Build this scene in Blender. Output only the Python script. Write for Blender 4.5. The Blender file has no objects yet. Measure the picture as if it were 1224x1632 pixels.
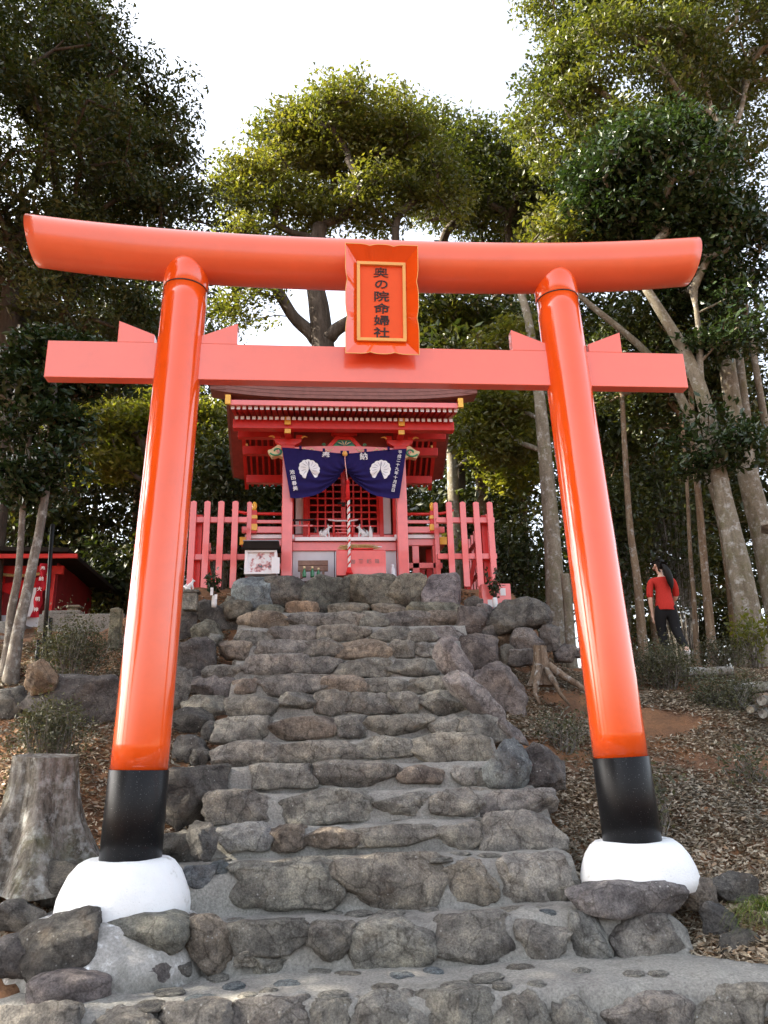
import bpy, bmesh, math, random
import numpy as np
from mathutils import Vector, Matrix, noise as mnoise
rad = math.radians
SC = bpy.context.scene
COL = SC.collection
RNG = random.Random(7)
NP = np.random.default_rng(11)

# ------------------------------------------------------------------ camera
CAM = np.array([-.5381, -6.1331, .6807]); FPX = 1230.7
yw, pt, rl = .0923, .3048, -.0255
CF = np.array([math.sin(yw)*math.cos(pt), math.cos(yw)*math.cos(pt), math.sin(pt)])
_r = np.array([math.cos(yw), -math.sin(yw), 0]); _u = np.cross(_r, CF)
CR = math.cos(rl)*_r + math.sin(rl)*_u
CU = -math.sin(rl)*_r + math.cos(rl)*_u
cd = bpy.data.cameras.new('camera'); cam = bpy.data.objects.new('camera', cd); COL.objects.link(cam)
cd.sensor_fit = 'VERTICAL'; cd.sensor_height = 36; cd.lens = 36*FPX/1632
cd.clip_start = .05; cd.clip_end = 3000
cam.matrix_world = Matrix(((CR[0], CU[0], -CF[0], CAM[0]), (CR[1], CU[1], -CF[1], CAM[1]), (CR[2], CU[2], -CF[2], CAM[2]), (0, 0, 0, 1)))
SC.camera = cam

# ------------------------------------------------------------------ sky, sun, exposure
SUN_AZ = rad(-84)      # measured from +y towards +x : the sun stands left of the gate
SUN_EL = rad(36)
world = bpy.data.worlds.new('World'); SC.world = world; world.use_nodes = True
wn = world.node_tree; wn.nodes.clear()
sky = wn.nodes.new('ShaderNodeTexSky'); sky.sky_type = 'NISHITA'; sky.sun_disc = False
sky.sun_elevation = SUN_EL; sky.sun_rotation = SUN_AZ
sky.air_density = 1.0; sky.dust_density = 4.0; sky.ozone_density = 1.0
hsv = wn.nodes.new('ShaderNodeHueSaturation'); hsv.inputs['Saturation'].default_value = .42
bg = wn.nodes.new('ShaderNodeBackground'); bg.inputs['Strength'].default_value = .14
wo = wn.nodes.new('ShaderNodeOutputWorld')
wn.links.new(sky.outputs[0], hsv.inputs['Color']); wn.links.new(hsv.outputs[0], bg.inputs[0]); wn.links.new(bg.outputs[0], wo.inputs[0])
sl = bpy.data.lights.new('sun', 'SUN'); sun = bpy.data.objects.new('sun', sl); COL.objects.link(sun)
sl.energy = 5.0; sl.angle = rad(.55); sl.color = (1, .9, .74)
sdir = Vector((math.sin(SUN_AZ)*math.cos(SUN_EL), math.cos(SUN_AZ)*math.cos(SUN_EL), math.sin(SUN_EL)))
sun.rotation_euler = sdir.to_track_quat('Z', 'Y').to_euler()
SC.view_settings.view_transform = 'Standard'; SC.view_settings.look = 'None'
SC.view_settings.exposure = 2.28; SC.view_settings.gamma = 1
SC.view_settings.use_curve_mapping = False

# ------------------------------------------------------------------ measuring helpers (photo pixel -> place in the world)
def ray(x, y): return CF + CR*(x-612)/FPX + CU*(816-y)/FPX
def aty(x, y, Y):
    d = ray(x, y); return CAM + d*(Y-CAM[1])/d[1]
def px_size(p):            # metres per photo pixel at a point
    return float((np.array(p)-CAM) @ CF)/FPX
STY = [-9, -1.75, -1.6, -1.15, -.47, 0, .55, .9, 1.3, 1.75, 2.15, 2.6, 3.0, 3.45, 3.9, 4.3, 4.75, 5.15, 5.4]
STZ = [-.95, -.9, -.8, -.66, -.40, -.1, .12, .36, .58, .80, 1.03, 1.28, 1.53, 1.79, 2.06, 2.34, 2.6, 2.85, 3.3]
def sstep(a, b, x):
    t = np.clip((np.asarray(x, float)-a)/(b-a), 0, 1); return t*t*(3-2*t)
def H0(x, y):
    c = np.interp(y, STY+[10, 14, 30], STZ+[3.3, 2.6, 0]) - .16
    L = np.interp(y, [-9, -2, -1, -.2, .6, 2, 3, 4, 5, 6, 8, 12, 20, 45], [-1, -.95, -.8, -.5, -.24, .7, 1.25, 1.72, 2.22, 2.5, 3.02, 3.1, 1.4, -3])
    R = np.interp(y, [-9, -2, -1, -.3, .3, 2, 4.9, 5.6, 8, 12, 20, 45], [-1, -.95, -.75, -.5, -.33, .43, 1.68, 1.86, 2.0, 2.0, .6, -3])
    wl = 1-sstep(-2.6, -1.6, x); wr = sstep(1.55, 2.5, x)
    up = sstep(5.0, 5.6, y)                       # the shrine platform is wider than the stair
    wl = wl*(1-up)+up*(1-sstep(-4.0, -2.6, x)); wr = wr*(1-up)+up*sstep(2.35, 3.4, x)
    return (c-.22*(1-up))*(1-wl-wr)+L*wl+R*wr
def H(x, y):
    x = np.asarray(x, float); y = np.asarray(y, float)
    n = .05*np.sin(2.1*x+.7*y)*np.cos(1.7*y-.6*x)+.03*np.sin(5.3*x-2*y)*np.sin(4.1*y+x)
    return H0(x, y)+n*np.clip((np.abs(x)-1.4), 0, 1)
def hit(px, py, far=40, dz=0):
    d = ray(px, py); t = np.linspace(3, far, 2500)
    p = CAM[None]+d[None]*t[:, None]
    m = p[:, 2] < H(p[:, 0], p[:, 1])+dz
    return p[int(np.argmax(m))] if m.any() else p[-1]

# ------------------------------------------------------------------ object helpers
def tag(o, label=None, cat=None, group=None, kind=None):
    for k, v in (('label', label), ('category', cat), ('group', group), ('kind', kind)):
        if v: o[k] = v
    return o
def thing(name, label, cat, loc=(0, 0, 0), rz=0, group=None):
    o = bpy.data.objects.new(name, None); COL.objects.link(o); o.empty_display_size = .1
    o.location = Vector([float(v) for v in loc]); o.rotation_euler = (0, 0, rz)
    return tag(o, label, cat, group)
def link(name, me, parent=None, loc=None):
    o = bpy.data.objects.new(name, me); COL.objects.link(o)
    if parent: o.parent = parent
    if loc is not None: o.location = loc
    return o
def np_mesh(name, V, Fq, mat, smooth=False):
    """mesh from arrays; Fq is (n,k) with one k."""
    V = np.asarray(V, np.float32); Fq = np.asarray(Fq, np.int32); k = Fq.shape[1]
    me = bpy.data.meshes.new(name)
    me.vertices.add(len(V)); me.vertices.foreach_set('co', V.ravel())
    me.loops.add(Fq.size); me.loops.foreach_set('vertex_index', Fq.ravel())
    me.polygons.add(len(Fq)); me.polygons.foreach_set('loop_start', np.arange(0, Fq.size, k, dtype=np.int32))
    me.polygons.foreach_set('use_smooth', np.full(len(Fq), smooth))
    me.update(calc_edges=True); me.materials.append(mat)
    return me
class MB:
    def __init__(s): s.v = []; s.f = []; s.m = []; s.sm = []
    def add(s, vs, fs, mi=0, smooth=False):
        b = len(s.v); s.v += [tuple(float(c) for c in v) for v in vs]
        for f in fs: s.f.append([b+i for i in f]); s.m.append(mi); s.sm.append(smooth)
    def box(s, c, d, mi=0, rz=0, M=None, taper=1):
        hx, hy, hz = d[0]/2, d[1]/2, d[2]/2; vs = []
        for z in (-1, 1):
            k = taper if z > 0 else 1
            for x, y in ((-1, -1), (1, -1), (1, 1), (-1, 1)): vs.append(Vector((x*hx*k, y*hy*k, z*hz)))
        m = M if M is not None else Matrix.Rotation(rz, 3, 'Z')
        vs = [m @ v + Vector(c) for v in vs]
        s.add(vs, [(3, 2, 1, 0), (4, 5, 6, 7), (0, 1, 5, 4), (1, 2, 6, 5), (2, 3, 7, 6), (3, 0, 4, 7)], mi); return s
    def bx(s, x0, x1, y0, y1, z0, z1, mi=0):
        return s.box(((x0+x1)/2, (y0+y1)/2, (z0+z1)/2), (x1-x0, y1-y0, z1-z0), mi)
    def prism(s, poly, y0, y1, mi=0, side=None):     # polygon in (x,z) pushed along y ; poly counter-clockwise seen from -y
        n = len(poly); vs = [(p[0], y0, p[1]) for p in poly]+[(p[0], y1, p[1]) for p in poly]
        s.add(vs, [tuple(range(n))], mi); s.add(vs, [tuple(range(2*n-1, n-1, -1))], mi)
        s.add(vs, [((i+1) % n, i, n+i, n+(i+1) % n) for i in range(n)], mi if side is None else side); return s
    def xprism(s, poly, x0, x1, mi=0):               # polygon in (y,z) pushed along x
        n = len(poly); vs = [(x0, p[0], p[1]) for p in poly]+[(x1, p[0], p[1]) for p in poly]
        s.add(vs, [tuple(range(n-1, -1, -1)), tuple(range(n, 2*n))]+[(i, (i+1) % n, n+(i+1) % n, n+i) for i in range(n)], mi); return s
    def tube(s, pts, rs, n=10, mi=0, caps=True, smooth=True):
        pts = [Vector([float(c) for c in p]) for p in pts]
        if not hasattr(rs, '__len__'): rs = [rs]*len(pts)
        vs = []; ref = None
        for i, p in enumerate(pts):
            t = (pts[min(i+1, len(pts)-1)]-pts[max(i-1, 0)]).normalized()
            if ref is None: ref = t.orthogonal().normalized()
            ref = (ref-t*ref.dot(t)).normalized(); b = t.cross(ref)
            for k in range(n):
                a = 2*math.pi*k/n; vs.append(p+(ref*math.cos(a)+b*math.sin(a))*rs[i])
        fs = [(i*n+k, i*n+(k+1) % n, (i+1)*n+(k+1) % n, (i+1)*n+k) for i in range(len(pts)-1) for k in range(n)]
        s.add(vs, fs, mi, smooth)
        if caps:
            L = (len(pts)-1)*n
            s.add(vs[:n], [tuple(range(n-1, -1, -1))], mi); s.add(vs[L:], [tuple(range(n))], mi)
        return s
    def lathe(s, prof, c=(0, 0, 0), n=32, mi=0, smooth=True, cap=True):
        vs = [(c[0]+r*math.cos(2*math.pi*k/n), c[1]+r*math.sin(2*math.pi*k/n), c[2]+z) for r, z in prof for k in range(n)]
        s.add(vs, [(i*n+k, i*n+(k+1) % n, (i+1)*n+(k+1) % n, (i+1)*n+k) for i in range(len(prof)-1) for k in range(n)], mi, smooth)
        if cap:
            s.add(vs[:n], [tuple(range(n-1, -1, -1))], mi); s.add(vs[-n:], [tuple(range(n))], mi)
        return s
    def mesh(s, name, mats, bevel=0, seg=2, merge=True):
        me = bpy.data.meshes.new(name); me.from_pydata(s.v, [], s.f)
        for m in (mats if isinstance(mats, (list, tuple)) else [mats]): me.materials.append(m)
        me.polygons.foreach_set('material_index', s.m); me.polygons.foreach_set('use_smooth', s.sm); me.update()
        bm = bmesh.new(); bm.from_mesh(me)
        if merge: bmesh.ops.remove_doubles(bm, verts=bm.verts, dist=1e-5)
        if bevel:
            es = [e for e in bm.edges if len(e.link_faces) == 2 and e.calc_face_angle(0) > .5]
            bmesh.ops.bevel(bm, geom=es, offset=bevel, segments=seg, affect='EDGES', profile=.5, clamp_overlap=True)
        bm.to_mesh(me); bm.free(); return me
    def build(s, name, mats, parent=None, bevel=0, seg=2, loc=None, merge=True):
        return link(name, s.mesh(name, mats, bevel, seg, merge), parent, loc)

# ------------------------------------------------------------------ materials
def newmat(name):
    m = bpy.data.materials.new(name); m.use_nodes = True; nt = m.node_tree
    return m, nt, nt.nodes['Principled BSDF']
def N(nt, t, **kw):
    n = nt.nodes.new(t)
    for k, v in kw.items():
        if k in n.inputs.keys() if isinstance(k, str) else False: n.inputs[k].default_value = v
        else: setattr(n, k, v)
    return n
def ramp(nt, fac, stops):
    r = nt.nodes.new('ShaderNodeValToRGB'); el = r.color_ramp.elements
    while len(el) < len(stops): el.new(.5)
    for e, (p, c) in zip(el, stops): e.position = p; e.color = (*c, 1) if len(c) == 3 else c
    nt.links.new(fac, r.inputs[0]); return r.outputs[0]
def tex(nt, scale, detail=4, rough=.6, coord='Object', typ='ShaderNodeTexNoise', stretch=None):
    tc = nt.nodes.new('ShaderNodeTexCoord'); src = tc.outputs[coord]
    if stretch:
        mp = nt.nodes.new('ShaderNodeMapping'); mp.inputs['Scale'].default_value = stretch
        nt.links.new(src, mp.inputs[0]); src = mp.outputs[0]
    t = nt.nodes.new(typ); t.inputs['Scale'].default_value = scale
    if typ == 'ShaderNodeTexNoise': t.inputs['Detail'].default_value = detail; t.inputs['Roughness'].default_value = rough
    nt.links.new(src, t.inputs['Vector']); return t
def mix(nt, a, b, fac, mode='MIX'):
    n = nt.nodes.new('ShaderNodeMix'); n.data_type = 'RGBA'; n.blend_type = mode
    for sock, v in ((n.inputs[0], fac), (n.inputs[6], a), (n.inputs[7], b)):
        if isinstance(v, (int, float)): sock.default_value = v
        elif isinstance(v, tuple): sock.default_value = (*v, 1)
        else: nt.links.new(v, sock)
    return n.outputs[2]
def bump(nt, bs, h, strength=.3, dist=.02):
    b = nt.nodes.new('ShaderNodeBump'); b.inputs['Strength'].default_value = strength; b.inputs['Distance'].default_value = dist
    nt.links.new(h, b.inputs['Height']); nt.links.new(b.outputs[0], bs.inputs['Normal'])
def paint(name, col, rough=.35, coat=0, var=.08, spec=.5, scale=6, wave=0, bumps=0):
    m, nt, bs = newmat(name); t = tex(nt, scale, 5)
    lo = tuple(c*(1-var) for c in col); hi = tuple(min(1, c*(1+var)) for c in col)
    nt.links.new(ramp(nt, t.outputs[0], [(.3, lo), (.7, hi)]), bs.inputs['Base Color'])
    bs.inputs['Roughness'].default_value = rough; bs.inputs['Specular IOR Level'].default_value = spec
    bs.inputs['Coat Weight'].default_value = coat; bs.inputs['Coat Roughness'].default_value = .03
    if bumps: bump(nt, bs, tex(nt, 60, 3).outputs[0], bumps, .004)
    if wave:
        b = nt.nodes.new('ShaderNodeBump'); b.inputs['Strength'].default_value = wave; b.inputs['Distance'].default_value = .05
        nt.links.new(tex(nt, 3.0, 3, .5, stretch=(1, 1, .12)).outputs[0], b.inputs['Height']); nt.links.new(b.outputs[0], bs.inputs['Coat Normal'])
    return m
M = {}
M['lacquer'] = paint('vermilion_lacquer', (.84, .092, .008), .16, .9, .07, .45, 3, .10)
M['board'] = paint('vermilion_board', (.82, .10, .02), .5, 0, .04, .25, 3)
M['wrap'] = paint('vermilion_wrap', (.80, .125, .045), .34, .35, .05, .6, 3)
M['beam'] = paint('vermilion_beam_paint', (.82, .115, .05), .3, .9, .05, .8, 4)
M['red'] = paint('shrine_red', (.62, .032, .026), .42, .12, .12, .4, 7)
M['fence'] = paint('fence_red', (.78, .125, .115), .4, .7, .08, .9, 7)
M['black'] = paint('black_paint', (.010, .010, .011), .35, .05, .2, .35, 5)
m_, nt_, bs_ = newmat('speckled_black_paint')
nt_.links.new(ramp(nt_, tex(nt_, 150, 2, .5).outputs[0], [(.69, (.006, .006, .007)), (.74, (.18, .18, .18))]), bs_.inputs['Base Color'])
bs_.inputs['Roughness'].default_value = .34; bs_.inputs['Specular IOR Level'].default_value = .2; M['blackfoot'] = m_
M['white'] = paint('white_paint', (.82, .82, .84), .5, 0, .04, .5, 9)
M['plaster'] = paint('white_plaster', (.62, .63, .66), .7, 0, .05, .3, 5)
M['yellow'] = paint('yellow_paint', (.85, .47, .04), .35, .2, .06, .5, 9)
M['gold'] = paint('gold_trim', (.80, .42, .10), .38, .1, .06, .5, 9)
M['dark'] = paint('dark_wood', (.02, .016, .014), .85, 0, .3, .1, 8)
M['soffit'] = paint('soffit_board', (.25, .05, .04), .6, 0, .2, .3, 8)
M['navy'] = None
M['cord_red'] = paint('red_cord', (.6, .02, .02), .8, 0, .15, .2, 40)
M['cord_white'] = paint('white_cord', (.75, .72, .7), .8, 0, .1, .2, 40)
M['foxwhite'] = paint('white_ceramic', (.66, .67, .68), .4, .2, .08, .5, 18)
M['green'] = paint('green_paint', (.05, .30, .16), .5, 0, .12, .5, 20)
M['teal'] = paint('teal_paint', (.02, .18, .22), .5, 0, .12, .5, 20)
M['cream'] = paint('cream_paint', (.75, .60, .34), .5, 0, .1, .5, 20)
M['pinkp'] = paint('pale_pink_paint', (.75, .38, .36), .5, 0, .1, .5, 20)
M['ink'] = paint('black_ink', (.012, .01, .01), .5, 0, .1, .4, 20)
M['greyink'] = paint('grey_lettering', (.30, .17, .16), .5, 0, .1, .4, 20)
M['clothwhite'] = paint('white_print', (.8, .8, .82), .85, 0, .03, .2, 20)
M['bottle'] = paint('green_bottle_glass', (.02, .16, .06), .1, .5, .1, .5, 20)
M['straw'] = paint('dry_straw', (.55, .40, .17), .8, 0, .3, .3, 50)
M['skin'] = paint('skin', (.62, .40, .30), .5, 0, .05, .4, 9)
M['hair'] = paint('black_hair', (.008, .007, .006), .6, 0, .3, .2, 60)
M['sweater'] = paint('red_knit', (.42, .03, .022), .9, 0, .12, .2, 60, bumps=.4)
M['trousers'] = paint('black_cloth', (.010, .010, .011), .85, 0, .15, .2, 30)
M['hallred'] = paint('dark_red_boards', (.20, .010, .014), .7, 0, .2, .3, 5)
M['shoe'] = paint('pale_shoe', (.45, .44, .42), .6, 0, .1, .4, 20)
M['navy'] = paint('navy_cloth', (.018, .013, .085), .9, 0, .12, .15, 14, bumps=.2)
M['redcloth'] = paint('red_banner_cloth', (.34, .010, .022), .85, 0, .15, .2, 12)
M['woodbox'] = paint('weathered_wood', (.22, .14, .11), .75, 0, .3, .3, 14)
M['browneave'] = paint('brown_roof_edge', (.23, .10, .085), .6, 0, .15, .35, 10)
M['glass'] = paint('case_glass', (.6, .64, .66), .08, .5, .1, .5, 3)

def stone_mat(name='stone', wet=0):
    m, nt, bs = newmat(name)
    oi = nt.nodes.new('ShaderNodeObjectInfo')
    tc = nt.nodes.new('ShaderNodeTexCoord')
    ad = nt.nodes.new('ShaderNodeVectorMath'); ad.operation = 'ADD'
    cv = nt.nodes.new('ShaderNodeCombineXYZ'); ml = nt.nodes.new('ShaderNodeMath'); ml.operation = 'MULTIPLY'; ml.inputs[1].default_value = 37
    nt.links.new(oi.outputs['Random'], ml.inputs[0]); nt.links.new(ml.outputs[0], cv.inputs[0]); nt.links.new(ml.outputs[0], cv.inputs[1])
    nt.links.new(tc.outputs['Object'], ad.inputs[0]); nt.links.new(cv.outputs[0], ad.inputs[1])
    def nz(s, d=6, r=.62):
        t = nt.nodes.new('ShaderNodeTexNoise'); t.inputs['Scale'].default_value = s; t.inputs['Detail'].default_value = d; t.inputs['Roughness'].default_value = r
        nt.links.new(ad.outputs[0], t.inputs['Vector']); return t.outputs[0]
    big = nz(3.2); mid = nz(11, 8, .7); fine = nz(70, 6, .75)
    f1 = ramp(nt, big, [(.32, (.42, .40, .40)), (.5, (.85, .84, .82)), (.68, (1.35, 1.3, 1.2))])
    c = mix(nt, oi.outputs['Color'], f1, 1.0, 'MULTIPLY')
    f2 = ramp(nt, mid, [(.34, (.40, .38, .37)), (.5, (1, 1, 1)), (.66, (1.5, 1.46, 1.36))])
    c = mix(nt, c, f2, .85, 'MULTIPLY')
    f3 = ramp(nt, fine, [(.36, (.58, .58, .58)), (.64, (1.36, 1.36, 1.36))])
    c = mix(nt, c, f3, 1.0, 'MULTIPLY')
    ck = nt.nodes.new('ShaderNodeTexVoronoi'); ck.feature = 'DISTANCE_TO_EDGE'; ck.inputs['Scale'].default_value = 3.2
    cvx = nt.nodes.new('ShaderNodeVectorMath'); cvx.operation = 'MULTIPLY_ADD'; cvx.inputs[1].default_value = (.3, .3, .3)
    nzc = nt.nodes.new('ShaderNodeTexNoise'); nzc.inputs['Scale'].default_value = 5; nzc.inputs['Detail'].default_value = 5
    nt.links.new(ad.outputs[0], nzc.inputs['Vector']); nt.links.new(nzc.outputs['Color'], cvx.inputs[0]); nt.links.new(ad.outputs[0], cvx.inputs[2]); nt.links.new(cvx.outputs[0], ck.inputs['Vector'])
    c = mix(nt, c, ramp(nt, ck.outputs['Distance'], [(.0, (.38, .36, .34)), (.035, (1, 1, 1))]), .75, 'MULTIPLY')
    # brown/ochre patches, pale lichen spots, moss in blotches
    och = ramp(nt, nz(4.5, 5), [(.56, (0, 0, 0)), (.72, (1, 1, 1))])
    c = mix(nt, c, (.17, .105, .055), mix(nt, (0, 0, 0), och, .22))
    vo = nt.nodes.new('ShaderNodeTexVoronoi'); vo.inputs['Scale'].default_value = 26; vo.inputs['Randomness'].default_value = 1
    nt.links.new(ad.outputs[0], vo.inputs['Vector'])
    sp = ramp(nt, vo.outputs['Distance'], [(.10, (1, 1, 1)), (.2, (0, 0, 0))])
    lm = ramp(nt, nz(5.5, 4), [(.52, (0, 0, 0)), (.66, (1, 1, 1))])
    c = mix(nt, c, (.50, .50, .48), mix(nt, (0, 0, 0), mix(nt, sp, lm, 1, 'MULTIPLY'), 1.0))
    ms = ramp(nt, nz(2.6, 6), [(.62, (0, 0, 0)), (.74, (1, 1, 1))])
    c = mix(nt, c, (.06, .052, .035), mix(nt, (0, 0, 0), ms, .5))
    nt.links.new(c, bs.inputs['Base Color']); bs.inputs['Roughness'].default_value = .82; bs.inputs['Specular IOR Level'].default_value = .35
    hsum = nt.nodes.new('ShaderNodeMath'); hsum.operation = 'ADD'; nt.links.new(mid, hsum.inputs[0])
    m2 = nt.nodes.new('ShaderNodeMath'); m2.operation = 'MULTIPLY'; m2.inputs[1].default_value = .4; nt.links.new(fine, m2.inputs[0]); nt.links.new(m2.outputs[0], hsum.inputs[1])
    bump(nt, bs, hsum.outputs[0], 1.0, .05)
    return m
M['stone'] = stone_mat()
def ground_like(name, stops, scale, bs_rough=.9, bstr=.6, bdist=.03, fine=60, fstops=((.35, (.7, .7, .7)), (.65, (1.25, 1.25, 1.25)))):
    m, nt, bs = newmat(name)
    t = tex(nt, scale, 8, .65); c = ramp(nt, t.outputs[0], stops)
    f = tex(nt, fine, 6, .7); c = mix(nt, c, ramp(nt, f.outputs[0], list(fstops)), .8, 'MULTIPLY')
    nt.links.new(c, bs.inputs['Base Color']); bs.inputs['Roughness'].default_value = bs_rough; bs.inputs['Specular IOR Level'].default_value = .25
    a = nt.nodes.new('ShaderNodeMath'); a.operation = 'ADD'; nt.links.new(t.outputs[0], a.inputs[0]); nt.links.new(f.outputs[0], a.inputs[1])
    bump(nt, bs, a.outputs[0], bstr, bdist); return m
M['cement'] = ground_like('cement', [(.27, (.12, .115, .10)), (.42, (.25, .24, .22)), (.58, (.32, .31, .28)), (.74, (.18, .17, .15))], 2.6, .92, .7, .03, 55, ((.33, (.55, .55, .55)), (.66, (1.3, 1.3, 1.3))))
M['soil'] = ground_like('soil', [(.3, (.075, .05, .034)), (.46, (.17, .09, .05)), (.6, (.27, .135, .065)), (.75, (.09, .065, .045))], 1.4, .95, .9, .05, 30)
M['whitebase'] = ground_like('white_base_paint', [(.30, (.50, .49, .46)), (.38, (.80, .81, .81)), (.7, (.86, .87, .88))], 5, .6, .5, .012, 70, ((.30, (.62, .61, .58)), (.38, (1, 1, 1))))
M['limewash'] = ground_like('limewashed_cement', [(.40, (.24, .235, .215)), (.56, (.36, .35, .33)), (.64, (.78, .79, .80))], 4, .85, .5, .01, 60)
def bark_mat(name, stops, sc=9, stretch=(1, 1, .22), lichen=0, b=.8, moss=0):
    m, nt, bs = newmat(name)
    t = tex(nt, sc, 9, .7, stretch=stretch); c = ramp(nt, t.outputs[0], stops)
    f = tex(nt, 40, 5, .7); c = mix(nt, c, ramp(nt, f.outputs[0], [(.3, (.65, .65, .65)), (.7, (1.3, 1.3, 1.3))]), .8, 'MULTIPLY')
    if lichen:
        l = tex(nt, 9, 6, .7); c = mix(nt, c, (.42, .43, .41), ramp(nt, l.outputs[0], [(.56-lichen*.08, (0, 0, 0)), (.68, (.85, .85, .85))]))
    if moss:
        l = tex(nt, 3, 5, .7); c = mix(nt, c, (.10, .10, .03), ramp(nt, l.outputs[0], [(.5, (0, 0, 0)), (.66, (moss, moss, moss))]))
    nt.links.new(c, bs.inputs['Base Color']); bs.inputs['Roughness'].default_value = .9; bs.inputs['Specular IOR Level'].default_value = .2
    bump(nt, bs, t.outputs[0], b, .04); return m
M['bark_grey'] = bark_mat('grey_bark', [(.3, (.07, .06, .05)), (.5, (.16, .14, .12)), (.7, (.26, .24, .21))], 9, (1, 1, .25), .6)
M['bark_pale'] = bark_mat('pale_bark', [(.3, (.10, .082, .058)), (.5, (.18, .155, .115)), (.7, (.27, .24, .19))], 8, (1, 1, .3), .4, .5, .4)
M['bark_dark'] = bark_mat('dark_bark', [(.3, (.03, .025, .02)), (.5, (.07, .055, .042)), (.7, (.12, .10, .08))], 9)
M['bark_cedar'] = bark_mat('cedar_bark', [(.3, (.10, .065, .04)), (.5, (.20, .14, .09)), (.7, (.32, .25, .17))], 14, (1, 1, .08), .2)
M['stumpwood'] = bark_mat('old_stump_bark', [(.34, (.03, .026, .022)), (.48, (.13, .115, .095)), (.66, (.27, .25, .22))], 11, (1, 1, .18), .9, 1.0, .35)
M['stumpbrown'] = bark_mat('brown_stump_wood', [(.33, (.045, .03, .02)), (.5, (.16, .115, .08)), (.68, (.28, .22, .165))], 12, (1, 1, .15), .2, .9)
def leaf_mat(name, cols, trans=.35, rough=.42, tcol=None):
    m, nt, bs = newmat(name); g = nt.nodes.new('ShaderNodeNewGeometry')
    c = ramp(nt, g.outputs['Random Per Island'], [(i/(len(cols)-1), k) for i, k in enumerate(cols)])
    t = tex(nt, .55, 3, .5, 'Object'); c = mix(nt, c, ramp(nt, t.outputs[0], [(.35, (.62, .68, .62)), (.65, (1.3, 1.22, 1.0))]), .8, 'MULTIPLY')
    nt.links.new(c, bs.inputs['Base Color']); bs.inputs['Roughness'].default_value = rough; bs.inputs['Specular IOR Level'].default_value = .4
    tr = nt.nodes.new('ShaderNodeBsdfTranslucent'); tc = mix(nt, c, tcol or (1.35, 1.38, .5), 1, 'MULTIPLY'); nt.links.new(tc, tr.inputs[0])
    mx = nt.nodes.new('ShaderNodeMixShader'); mx.inputs[0].default_value = trans
    nt.links.new(bs.outputs[0], mx.inputs[1]); nt.links.new(tr.outputs[0], mx.inputs[2])
    nt.links.new(mx.outputs[0], nt.nodes['Material Output'].inputs[0]); return m
M['leaf_dark'] = leaf_mat('dark_evergreen_leaf', [(.020, .030, .012), (.035, .050, .017), (.050, .062, .020), (.07, .07, .022)], .28)
M['leaf_olive'] = leaf_mat('olive_leaf', [(.065, .080, .018), (.10, .108, .026), (.14, .132, .034), (.085, .095, .025)], .42)
M['leaf_glossy'] = leaf_mat('glossy_camellia_leaf', [(.016, .032, .014), (.024, .045, .018), (.036, .056, .022)], .2, .25)
M['leaf_mid'] = leaf_mat('mid_green_leaf', [(.036, .050, .014), (.060, .075, .019), (.10, .105, .028), (.05, .064, .02)], .38)
M['leaf_lime'] = leaf_mat('yellow_green_leaf', [(.09, .11, .022), (.13, .14, .03), (.17, .16, .035)], .45)
M['leaf_shrub'] = leaf_mat('grey_green_shrub_leaf', [(.045, .052, .034), (.075, .080, .050), (.11, .105, .065)], .2, .6)
M['leaf_grass'] = leaf_mat('long_grass_blade', [(.06, .11, .02), (.10, .16, .03), (.2, .2, .06)], .3)
M['litter'] = leaf_mat('dry_leaf', [(.10, .08, .06), (.19, .15, .12), (.30, .26, .22), (.45, .41, .36), (.24, .16, .105), (.38, .35, .32)], .08, .7, (1, .9, .7))
def metal_roof():
    m, nt, bs = newmat('grey_metal_roof'); t = tex(nt, 4, 5)
    nt.links.new(ramp(nt, t.outputs[0], [(.3, (.16, .18, .20)), (.7, (.26, .28, .31))]), bs.inputs['Base Color'])
    bs.inputs['Metallic'].default_value = .4; bs.inputs['Roughness'].default_value = .4; return m
M['metalroof'] = metal_roof()
def notice_mat():
    m, nt, bs = newmat('notice_print'); t = tex(nt, 9, 6, .6)
    c = ramp(nt, t.outputs[0], [(.36, (.10, .12, .14)), (.43, (.55, .22, .22)), (.5, (.75, .74, .76)), (.7, (.85, .87, .9))])
    nt.links.new(c, bs.inputs['Base Color']); bs.inputs['Roughness'].default_value = .3; return m
M['notice'] = notice_mat()

# text as flat mesh (x right, z up), centred
_txt = {}
def text_mesh(s, size, mat, bold=.02, ext=.002, name='lettering'):
    cu = bpy.data.curves.new('t', 'FONT'); cu.body = s; cu.size = size; cu.offset = bold*size; cu.extrude = ext
    cu.align_x = 'CENTER'; cu.align_y = 'CENTER'; cu.resolution_u = 3
    o = bpy.data.objects.new('t', cu); COL.objects.link(o)
    dg = bpy.context.evaluated_depsgraph_get(); me = bpy.data.meshes.new_from_object(o.evaluated_get(dg))
    bpy.data.objects.remove(o); bpy.data.curves.remove(cu)
    me.name = name; me.materials.clear(); me.materials.append(mat)
    co = np.empty(len(me.vertices)*3, np.float32); me.vertices.foreach_get('co', co); co = co.reshape(-1, 3)
    if len(co): co[:, :2] -= (co[:, :2].max(0)+co[:, :2].min(0))/2
    co = np.stack([co[:, 0], -co[:, 2], co[:, 1]], 1)
    me.vertices.foreach_set('co', co.ravel()); me.update(); return me

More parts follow.
